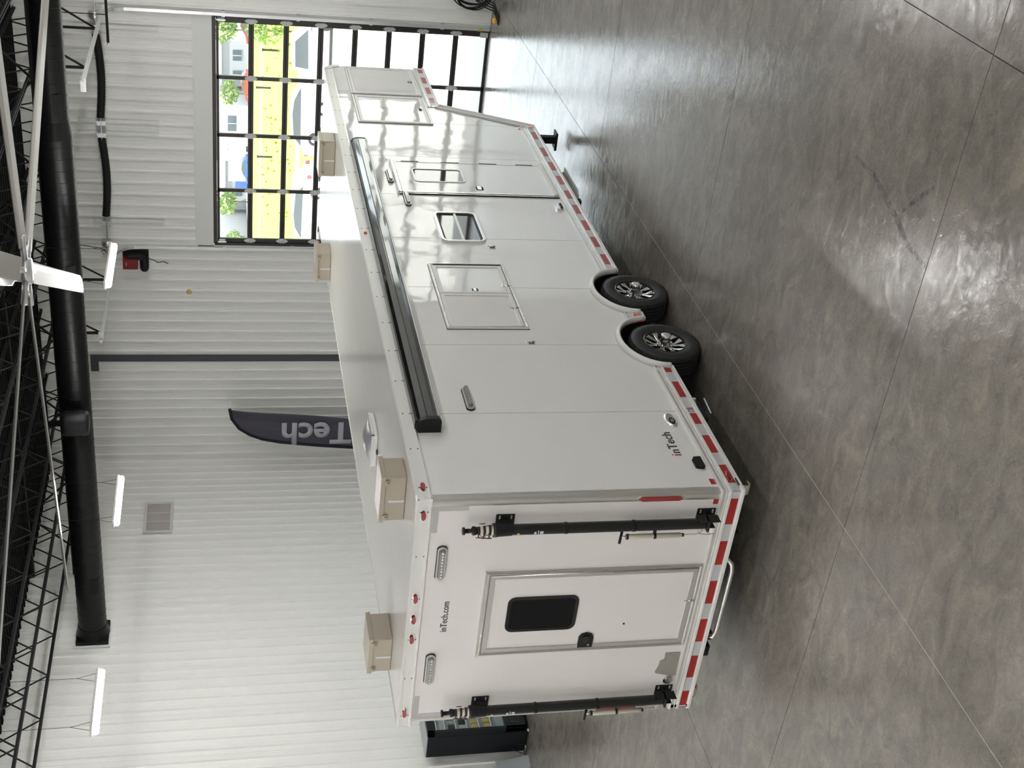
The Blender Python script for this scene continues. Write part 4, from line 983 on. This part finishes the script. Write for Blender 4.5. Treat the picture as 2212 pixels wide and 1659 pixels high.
    b = MB(); b.tube([(0.06, 0.80, 0.45), (0.03, 0.80, 0.40), (0.0, 0.82, 0.375), (0.0, 0.90, 0.355), (0.0, 1.62, 0.355), (0.0, 1.70, 0.375), (0.06, 1.72, 0.44)], 0.022, 'alu', 12); b.box(0.03, 0.12, 0.86, 1.66, 0.40, 0.43, 'blacksteel'); b.box(0.0, 0.10, 1.66, 1.74, 0.38, 0.45, 'maroon'); b.build('folding_step', TR)
rear_fittings()

def roof_and_under():
    def cover(x0, x1, y0, y1):
        z = HT-0.004
        b = MB(); b.box(x0, x1, y0, y1, z, z+0.215, 'beige'); o = b.build('roof_cover', TR, 0.012, 2)
        b = MB(); b.box(x0-0.010, x1+0.010, y0-0.010, y1+0.010, z+0.185, z+0.225, 'beige'); b.box(x0-0.015, x1+0.015, y0-0.015, y1+0.015, z+0.183, z+0.193, 'beige'); b.build('lid', o, 0.006, 2)
        for yy in (y0+0.03, y1-0.07):
            b = MB(); b.box(x0-0.022, x0-0.002, yy, yy+0.05, z+0.150, z+0.20, 'beige'); b.box(x0-0.024, x0-0.020, yy+0.008, yy+0.02, z+0.155, z+0.175, 'gap'); b.build('lid_clip', o, 0.002, 1)
        b = MB(); b.box(x0-0.003, x0+0.002, (y0+y1)/2+0.01, (y0+y1)/2+0.035, z+0.01, z+0.15, 'silvertape'); b.build('label_strip', o)
    cover(0.59, 0.89, 0.20, 0.67); cover(0.60, 0.97, 2.09, 2.50); cover(8.50, 8.88, 1.95, 2.38); cover(8.55, 8.91, 0.24, 0.76)
    z = HT-0.004
    b = MB(); b.box(2.49, 2.92, 1.05, 1.45, z, z+0.045, 'trim'); o = b.build('roof_vent', TR, 0.012, 2)
    b = MB(); vs = []; n = 10
    for i in range(n+1):
        for j in range(n+1):
            u = i/n*2-1; v = j/n*2-1; vs.append((2.705+u*0.205, 1.25+v*0.19, z+0.055+0.075*(1-u**4)*(1-v**2)))
    b.add(vs, [(i*(n+1)+j, i*(n+1)+j+1, (i+1)*(n+1)+j+1, (i+1)*(n+1)+j) for i in range(n) for j in range(n)], 'domeplastic', True); d = b.build('vent_dome', o); sm = d.modifiers.new('t', 'SOLIDIFY'); sm.thickness = 0.012
    b = MB(); b.box(2.49, 2.92, 1.05, 1.06, z+0.045, z+0.065, 'trim'); b.box(2.49, 2.50, 1.05, 1.45, z+0.045, z+0.065, 'trim'); b.box(2.455, 2.49, 1.23, 1.27, z, z+0.012, 'blacksteel'); b.box(2.92, 2.99, 1.1, 1.13, z, z+0.01, 'blacksteel'); b.build('vent_flange', o)
    # landing leg
    for y in (0.17, W-0.17):
        b = MB(); b.box(8.73, 8.83, y-0.05, y+0.05, 0.11, 0.52, 'blacksteel'); o = b.build('landing_leg', TR, 0.004, 1)
        b = MB(); b.box(8.68, 8.88, y-0.12, y+0.13, 0.095, 0.112, 'blacksteel'); b.box(8.67, 8.68, y-0.12, y+0.13, 0.095, 0.13, 'blacksteel'); b.build('foot_plate', o)
        b = MB(); b.box(8.62, 8.95, y-0.06, y+0.08, 0.44, 0.50, 'blacksteel'); b.build('leg_bracket', o)
    # stowed entry steps with toothed treads; tread coloured pale for door light on it
    b = MB(); b.prism([(6.60, 0.15), (6.68, 0.10), (7.43, 0.10), (7.43, 0.45), (6.60, 0.45)], lambda u, z, d: (u, z-0.05, d), 0.285, 0.300, 'trim'); b.box(6.60, 6.62, 0.16, 0.45, 0.30, 0.42, 'alu'); b.box(7.41, 7.43, 0.12, 0.45, 0.30, 0.42, 'alu'); o = b.build('entry_steps', TR, 0.003, 1)
    b = MB(); n = 16; vs = []
    for i in range(n*2+1):
        x = 6.64+0.75*i/(n*2); vs += [(x, 0.215, 0.301), (x, 0.215, 0.318 if i % 2 else 0.345)]
    b.add(vs, [(2*i, 2*i+2, 2*i+3, 2*i+1) for i in range(n*2)], 'alu'); d = b.build('toothed_edge', o); sm = d.modifiers.new('t', 'SOLIDIFY'); sm.thickness = 0.006
    b = MB(); b.box(6.50, 6.59, 0.14, 0.24, 0.27, 0.42, 'blacksteel'); b.build('step_hinge', o)
    # drain valve under the skirt
    b = MB(); b.lathe((1.50, 0.10, 0.40), (0, -1, 0), [(0, 0.03), (0.05, 0.03), (0.06, 0.018), (0.10, 0.018)], 'galv', 12); b.box(1.30, 1.62, 0.10, 0.20, 0.30, 0.46, 'blacksteel'); b.tube([(1.62, 0.08, 0.24), (1.36, 0.08, 0.26)], 0.008, 'galv', 6); b.tube([(1.45, 0.12, 0.3), (1.5, 0.08, 0.24)], 0.01, 'blacksteel', 6); b.build('drain_valve', TR)
    # coupler neck at the front
    b = MB(); b.box(10.3, 10.55, 1.15, 1.45, 0.9, 1.80, 'blacksteel'); b.lathe((10.42, 1.3, 0.80), (0, 0, 1), [(0, 0.08), (0.15, 0.08)], 'blacksteel', 16); b.box(9.6, 10.5, 1.1, 1.5, 1.62, 1.80, 'blacksteel'); b.build('coupler', TR)
roof_and_under()

# ------------------------------------------------------------------ things around the trailer
def flag():
    x = 13.9
    base = empty('feather_flag', (x, 9.0, 0), 'tall dark grey feather flag lettered inTech standing behind the trailer', 'flag')
    edge = [(9.16, 0.9), (9.14, 1.6), (9.12, 2.15), (9.05, 2.9), (8.95, 3.70), (8.87, 4.05), (8.76, 4.30), (8.60, 4.52), (8.36, 4.67), (8.12, 4.71)]
    str8 = [(8.62, 0.9), (8.52, 1.6), (8.43, 2.15), (8.32, 2.9), (8.25, 3.55), (8.22, 3.85), (8.20, 4.1), (8.17, 4.4), (8.14, 4.6), (8.12, 4.705)]
    b = MB(); vs = []; n = 12
    for (a, z1), (c, z2) in zip(edge, str8):
        for k in range(n+1):
            t = k/n; y = a+(c-a)*t; z = z1+(z2-z1)*t
            vs.append((x+0.03*math.sin(5*t+z*1.3)*t, y, z))
    m = n+1; b.add(vs, [(i*m+k, i*m+k+1, (i+1)*m+k+1, (i+1)*m+k) for i in range(len(edge)-1) for k in range(n)], 'flag', True); o = b.build('flag_cloth', base); sm = o.modifiers.new('t', 'SOLIDIFY'); sm.thickness = 0.003
    b = MB(); b.tube([(x-0.004, y, z) for y, z in edge], 0.032, 'flagedge', 8); b.build('pole_sleeve', base)
    b = MB(); b.tube([(x, 9.17, 0.05), (x, 9.16, 0.9)], 0.016, 'blacksteel', 8); b.build('pole', base)
    b = MB(); b.tube([(x-0.4, 8.9, 0.015), (x+0.4, 9.44, 0.015)], 0.015, 'blacksteel', 6); b.tube([(x+0.4, 8.9, 0.015), (x-0.4, 9.44, 0.015)], 0.015, 'blacksteel', 6); b.lathe((x, 9.17, 0), (0, 0, 1), [(0, 0.06), (0.06, 0.05), (0.16, 0.03)], 'blacksteel', 12); b.build('cross_base', base)
    # lettering reads upwards, letter tops to the left; laid on the curved cloth just in front
    fn = lambda u, z, d: (x-0.045-d, u, z)
    text_mesh('lettering', 'inTech', fn, 8.44, 8.99, 1.72, 3.66, 'greytext', base, d=0.0, offset=0.028, rot=True, depth=0.004)
flag()

def vending():
    x0, x1, y0, y1, H = 5.80, 6.52, 9.08, 9.64, 1.68
    t = empty('vending_machine', ((x0+x1)/2, (y0+y1)/2, 0), 'black glass-front snack vending machine against the ribbed wall behind the trailer', 'vending machine')
    b = MB(); b.box(x0, x1, y0+0.10, y1, 0.03, H, 'vendside'); b.box(x0, x1, y0+0.1, y1, H-0.02, H+0.004, 'greybin'); b.build('cabinet', t, 0.008, 2)
    b = MB(); b.box(x0-0.0, x0+0.06, y0, y0+0.095, 0.06, H, 'vendside'); b.box(x1-0.14, x1, y0, y0+0.095, 0.06, H, 'vendside'); b.box(x0, x1, y0, y0+0.095, H-0.12, H, 'vendside'); b.box(x0, x1, y0, y0+0.095, 0.06, 0.40, 'vendside'); b.build('door_frame', t, 0.006, 2)
    b = MB(); b.box(x0+0.06, x1-0.14, y0+0.02, y0+0.026, 0.40, H-0.12, M['glass']); b.build('door_glass', t)
    b = MB(); b.box(x0+0.06, x1-0.14, y0+0.085, y0+0.095, 0.40, H-0.12, 'greybin'); b.build('display_back', t)
    for i, z in enumerate((0.62, 0.82, 1.02, 1.20, 1.38, 1.52)):
        b = MB(); b.box(x0+0.06, x1-0.14, y0+0.03, y0+0.085, z, z+0.018, 'alu'); b.build('shelf', t)
        if i < 4:
            for k in range(5):
                xx = x0+0.09+k*0.11; mt = 'tan' if i < 2 else ('blackplastic' if (i+k) % 2 else 'greybin')
                b = MB(); b.box(xx, xx+0.085, y0+0.035, y0+0.08, z+0.018, z+0.13, mt); b.build('snack_packet', t, 0.008, 1)
    b = MB(); b.box(x0+0.1, x1-0.2, y0-0.004, y0, 0.14, 0.30, 'blackgloss'); 
    for k in range(5): b.box(x0+0.12, x1-0.22, y0-0.008, y0-0.004, 0.15+0.03*k, 0.16+0.03*k, 'blackplastic')
    b.build('delivery_flap', t)
    b = MB(); b.box(x1-0.11, x1-0.03, y0-0.006, y0, 1.05, 1.40, 'greybin'); b.build('payment_panel', t, 0.003, 1)
    for xx in (x0+0.05, x1-0.05):
        for yy in (y0+0.14, y1-0.05):
            b = MB(); b.lathe((xx, yy, 0), (0, 0, 1), [(0, 0.025), (0.03, 0.02)], 'galv', 10); b.build('foot', t)
    b = MB(); b.tube([(5.79, 9.52, 0.30), (5.74, 9.56, 0.20), (5.70, 9.60, 0.06), (5.74, 9.58, 0.012), (5.77, 9.50, 0.012), (5.76, 9.44, 0.10), (5.79, 9.45, 0.22)], 0.006, 'blackplastic', 6); b.build('power_cable', t)
vending()
b = MB(); b.add([(5.42, 9.60, 0.0), (5.66, 9.58, 0.0), (5.66, 9.62, 0.0), (5.42, 9.64, 0.0), (5.42, 9.70, 0.52), (5.66, 9.69, 0.54), (5.66, 9.73, 0.54), (5.42, 9.74, 0.52)], [(0, 3, 2, 1), (4, 5, 6, 7), (0, 1, 5, 4), (1, 2, 6, 5), (2, 3, 7, 6), (3, 0, 4, 7)], 'greybin')
tag(b.build('leaning_panel', None, 0.006, 2), 'pale grey clear plastic panel leaning on the wall beside the vending machine', 'panel')
def cords():
    t = empty('cord_coil', (14.45, -0.5, 0.4), 'coiled black hoses and cords hanging low on the wall beside the glazed garage door', 'cord')
    random.seed(3)
    for k in range(6):
        cy, cz, ry, rz = -0.42+random.uniform(-.05, .03), 0.42+random.uniform(-.05, .05), 0.28+random.uniform(-.06, .06), 0.34+random.uniform(-.05, .03)
        b = MB(); b.tube([(14.46+0.03*math.sin(a*2+k), cy+ry*math.cos(a), cz+rz*math.sin(a)) for a in [2*PI*i/28 for i in range(28)]], 0.012, 'blackplastic', 6, True); b.build('cord_loop', t)
    for k in range(4):
        y = -0.30+0.045*k; b = MB(); b.tube([(14.35, -0.5, 0.6), (14.30, y-0.05, 0.25), (14.20, y, 0.05), (14.05-0.05*k, y+0.10, 0.02), (13.9, y+0.16, 0.014)], 0.014, 'blackplastic', 6); b.build('hose_tail', t)
    b = MB(); b.lathe((14.02, 0.0, 0.045), (0.3, -1, 0.1), [(0, 0.03), (0.02, 0.044), (0.08, 0.044), (0.10, 0.02)], 'yellow', 14); b.build('yellow_plug', t)
    b = MB(); b.box(14.5, XB, -0.62, -0.52, 0.86, 0.92, 'blacksteel'); b.box(14.47, 14.5, -0.62, -0.52, 0.86, 1.0, 'blacksteel'); b.build('wall_hook', t)
cords()
b = MB(); b.box(XB-0.10, XB-0.085, 0.245, 0.30, 0.17, 0.24, 'ylabel')
tag(b.build('track_label', None, 0.003, 1), 'small yellow tag at the foot of the door track by the black cords', 'tag')
b = MB(); b.lathe((XB-0.03, 5.78, 5.48), (-1, 0, 0), [(0, 0.05), (0.02, 0.05), (0.05, 0.03)], 'tan', 12)
tag(b.build('wall_sensor'), 'small tan sensor on the wall below the door opener', 'sensor')

# ------------------------------------------------------------------ outside
b = MB(); b.box(XB+0.25, 57.5, -60, 90, -0.3, -0.1, 'apron'); struct(b.build('ground_apron'))
b = MB()
for xa, xc in ((57.5, 70), (74, 143), (153, 200)): b.box(xa, xc, -80, 160, -0.3, -0.11, 'grass')
tag(b.build('grass_field'), 'bright yellow green grass field beyond the concrete apron', 'grass', kind='stuff')
b = MB(); b.box(143, 153, -80, 160, -0.3, -0.095, 'grassdark'); tag(b.build('grass_strip'), 'darker green strip crossing the middle of the grass field', 'grass', kind='stuff')
b = MB(); b.box(70, 74, -80, 160, -0.3, -0.09, 'unpainted'); tag(b.build('dry_grass_strip'), 'dry brownish grass strip along the near side of the field', 'grass', kind='stuff')
b = MB(); b.box(200, 420, -80, 300, -0.3, -0.1, 'road'); struct(b.build('ground_far_lot'))
def grass_tufts():
    random.seed(5); b = MB()
    for k in range(140):
        x = random.uniform(75, 142); y = random.uniform(10, 45)+(x-58)*0.35; s = random.uniform(0.15, 0.35)
        a = random.uniform(0, PI)
        for q in range(3):
            aa = a+q*PI/3; dx, dy = math.cos(aa)*s*0.5, math.sin(aa)*s*0.5; h = s*random.uniform(.6, 1.2)
            b.add([(x-dx, y-dy, -0.1), (x+dx, y+dy, -0.1), (x+dx*0.3, y+dy*0.6, -0.1+h)], [(0, 1, 2)], random.choice(['grass', 'grasstuft']))
    tag(b.build('grass_tufts', recalc=False), 'loose taller tufts of grass scattered over the field', 'grass', kind='stuff')
grass_tufts()
def car(x, y, rz, paint, label, cat='car', L=4.6, Wd=1.8, Hc=1.45, pickup=False, name='car', scale=1):
    t = empty(name, (0, 0, 0), label, cat); WLOC[t.name] = Vector((0, 0, 0))
    h = L/2
    side_fn = lambda u, z, d: (u, d, z)
    body = [(-h, 0.35), (-h+0.05, 0.85), (-h+0.5, 0.92), (h-1.3, 0.95), (h-0.15, 0.80), (h, 0.55), (h, 0.30), (h-0.3, 0.22), (-h+0.3, 0.22)]
    b = MB(); b.prism(body, side_fn, -Wd/2, Wd/2, paint); b.build('body', t, 0.06, 3)
    if pickup: cab = [(-0.3, 0.92), (-0.2, 1.75), (1.1, 1.78), (1.75, 0.98)]
    else: cab = [(-h+0.25, 0.90), (-h+0.75, 1.40), (-0.2, Hc), (0.6, 1.38), (1.35, 0.92)]
    b = MB(); b.prism(cab, side_fn, -Wd/2+0.10, Wd/2-0.10, paint); b.build('cabin', t, 0.05, 3)
    cx = sum(p[0] for p in cab)/len(cab); cz = sum(p[1] for p in cab)/len(cab)
    gl = [(cx+(u-cx)*0.86, cz+0.02+(z-cz)*0.72) for u, z in cab]
    b = MB(); b.prism(gl, side_fn, -Wd/2+0.085, Wd/2-0.085, 'carglass'); b.build('side_windows', t, 0.01, 1)
    if pickup:
        b = MB(); b.box(-h+0.1, -0.35, -Wd/2, -Wd/2+0.08, 0.8, 1.15, paint); b.box(-h+0.1, -0.35, Wd/2-0.08, Wd/2, 0.8, 1.15, paint); b.box(-h, -h+0.08, -Wd/2, Wd/2, 0.6, 1.15, paint); b.build('truck_bed', t, 0.02, 2)
    for s in (-1, 1):
        b = MB(); b.box(-h-0.02, -h+0.06, s*(Wd/2-0.28), s*(Wd/2-0.02), 0.62, 0.84, 'redlens'); b.build('tail_light', t, 0.01, 1)
        for u in (-h+0.85, h-0.9):
            b = MB(); b.lathe((u, s*(Wd/2-0.10), 0.33), (0, s, 0), [(-0.11, 0.33), (0.11, 0.33), (0.12, 0.22), (0.10, 0.2)], 'rubber', 24); b.lathe((u, s*(Wd/2-0.10), 0.33), (0, s, 0), [(0.09, 0.2), (0.11, 0.18), (0.10, 0.03)], 'alu', 16); b.build('wheel', t)
    t.location = (x, y, -0.1); t.rotation_euler = (0, 0, rz); t.scale = (scale,)*3
    return t
car(49.5, 12.2, -PI/2+0.12, 'carwhite', 'white pickup truck parked outside in front of the young leafy tree', 'pickup truck', 5.6, 2.0, pickup=True, name='pickup_truck')
car(51.5, 20.6, PI/2-0.1, 'carwhite', 'white car parked outside right behind the trailer roof', 'car', 4.8, 1.85, 1.5)
car(54.5, 16.2, -PI/2+0.2, 'carwhite', 'white car parked farther out beyond the white pickup truck', 'car', 4.6, 1.8, 1.5)
car(205, 66.5, PI/2, 'carred', 'red car far across the field in front of the low grey building', 'car', 5.0, 1.9, 1.6)
car(203, 56.0, PI/2+0.2, 'carred', 'red car far across the field beside the dark blue car', 'car', 5.2, 2.0, 1.8)
car(198.5, 53.5, PI/2, 'carblue', 'dark blue car far across the field below the small tree', 'car', 5.0, 1.9, 1.6)
car(201, 80.0, PI/2, 'bluepaint', 'bright blue car far across the field in front of the white truck box', 'car', 4.6, 1.9, 1.6)
def building(x, y0, y1, h, wallm, label, wins=()):
    t = empty('building', (x, (y0+y1)/2, 0), label, 'building')
    b = MB(); b.box(x, x+18, y0, y1, -0.1, h, wallm); b.build('walls', t)
    b = MB(); b.box(x-0.3, x+18.3, y0-0.3, y1+0.3, h, h+0.4, 'bldroof'); b.build('roof', t)
    for (a, c, z0, z1) in wins:
        b = MB(); b.box(x-0.08, x+0.1, a, c, z0, z1, 'bldwin'); w_ = b.build('window', t)
        b = MB(); b.box(x-0.10, x-0.05, (a+c)/2-0.05, (a+c)/2+0.05, z0, z1, 'trim'); b.build('mullion', w_)
building(228, 46, 66, 5.2, 'bldwhite', 'white far building behind the parked red cars', [(49, 52, 1.2, 2.8), (56, 59, 1.2, 2.8), (61, 62.5, 0, 2.4)])
building(232, 67, 76, 4.6, 'bldgrey', 'low grey far building between the two white ones', [(69, 71, 1.0, 2.6), (73, 74.5, 1.0, 2.6)])
building(224, 77, 88, 6.0, 'bldwhite', 'white far building in the middle of the door view', [(79, 82, 2.0, 3.6), (84.5, 86, 2.0, 3.6)])
building(235, 89, 103, 4.0, 'bldgrey', 'long low grey far building beside the broad bushy tree', [(91, 94, 0.8, 2.2), (97, 100, 0.8, 2.2)])
building(222, 104, 118, 5.5, 'bldwhite', 'white far house with dark windows, beyond the broad bushy tree', [(106, 108, 1.5, 3.0), (111, 113, 1.5, 3.0)])
b = MB(); b.box(206, 209, 77.5, 84.5, 0.6, 3.6, 'carwhite'); b.box(206, 209, 84.5, 86.5, 0.4, 2.4, 'bluepaint')
for yy in (78.5, 83, 85.5): b.lathe((206.1, yy, 0.4), (1, 0, 0), [(0, 0.5), (0.3, 0.5)], 'rubber', 12)
tag(b.build('box_truck'), 'white box truck with a blue cab parked far across the field', 'truck')
def tree(x, y, H, R, label, n=420, leaf=0.35, seed=1, name='tree', clear=0.35):
    random.seed(seed); t = empty(name, (x, y, -0.1), label, 'tree')
    b = MB(); b.tube([(x, y, -0.1), (x+0.05, y, H*0.4), (x, y+0.05, H*0.85)], H*0.022, 'bark', 8, r1=H*0.006)
    for k in range(6):
        a = k*1.1; z = H*(clear+0.08*k); b.tube([(x, y, z), (x+math.cos(a)*R*0.6, y+math.sin(a)*R*0.6, z+H*0.12)], H*0.007, 'bark', 5)
    b.build('trunk', t)
    b = MB()
    for k in range(n):
        while True:
            p = Vector((random.uniform(-1, 1), random.uniform(-1, 1), random.uniform(-1, 1)))
            if p.length < 1 and random.random() < 0.35+0.65*p.length: break
        c = Vector((x+p.x*R, y+p.y*R, H*(clear+1)/2+p.z*H*(1-clear)/2)); d = Vector((random.gauss(0, 1), random.gauss(0, 1), random.gauss(0, 1))).normalized(); e = d.orthogonal().normalized()*leaf*random.uniform(.5, 1.1); g = d.cross(e)*0.7
        b.add([c-e, c-g, c+e, c+g], [(0, 1, 2, 3)], 'leaf')
    o = b.build('foliage', t, recalc=False); o['kind'] = 'stuff'
tree(78, 19.3, 3.2, 0.95, 'young leafy tree standing in the field behind the pickup truck', 300, 0.20, 2, clear=0.2)
tree(210, 58.6, 6.0, 2.4, 'small tree in front of the white far building behind the red cars', 260, 0.5, 3)
tree(212, 70.5, 5.0, 2.2, 'small tree in front of the low grey far building', 260, 0.5, 4)
tree(214, 92.0, 6.0, 2.6, 'small tree in front of the long low grey building', 300, 0.5, 6)
tree(211, 99.5, 4.4, 2.8, 'broad bushy tree at the opener side end of the far buildings', 300, 0.5, 7, clear=0.1)
for i, (x, y, lb) in enumerate(((112, 42.0, 'short dark post in the field, farthest from the young leafy tree'), (118, 37.0, 'short dark post in the field, the middle of three'), (100, 27.5, 'short dark post in the field, nearest the young leafy tree'))):
    b = MB(); b.box(x-0.08, x+0.08, y-0.08, y+0.08, -0.1, 1.3, 'blacksteel'); b.box(x-0.1, x+0.1, y-0.12, y+0.12, 1.3, 1.4, 'blacksteel'); tag(b.build('field_post'), lb, 'post')
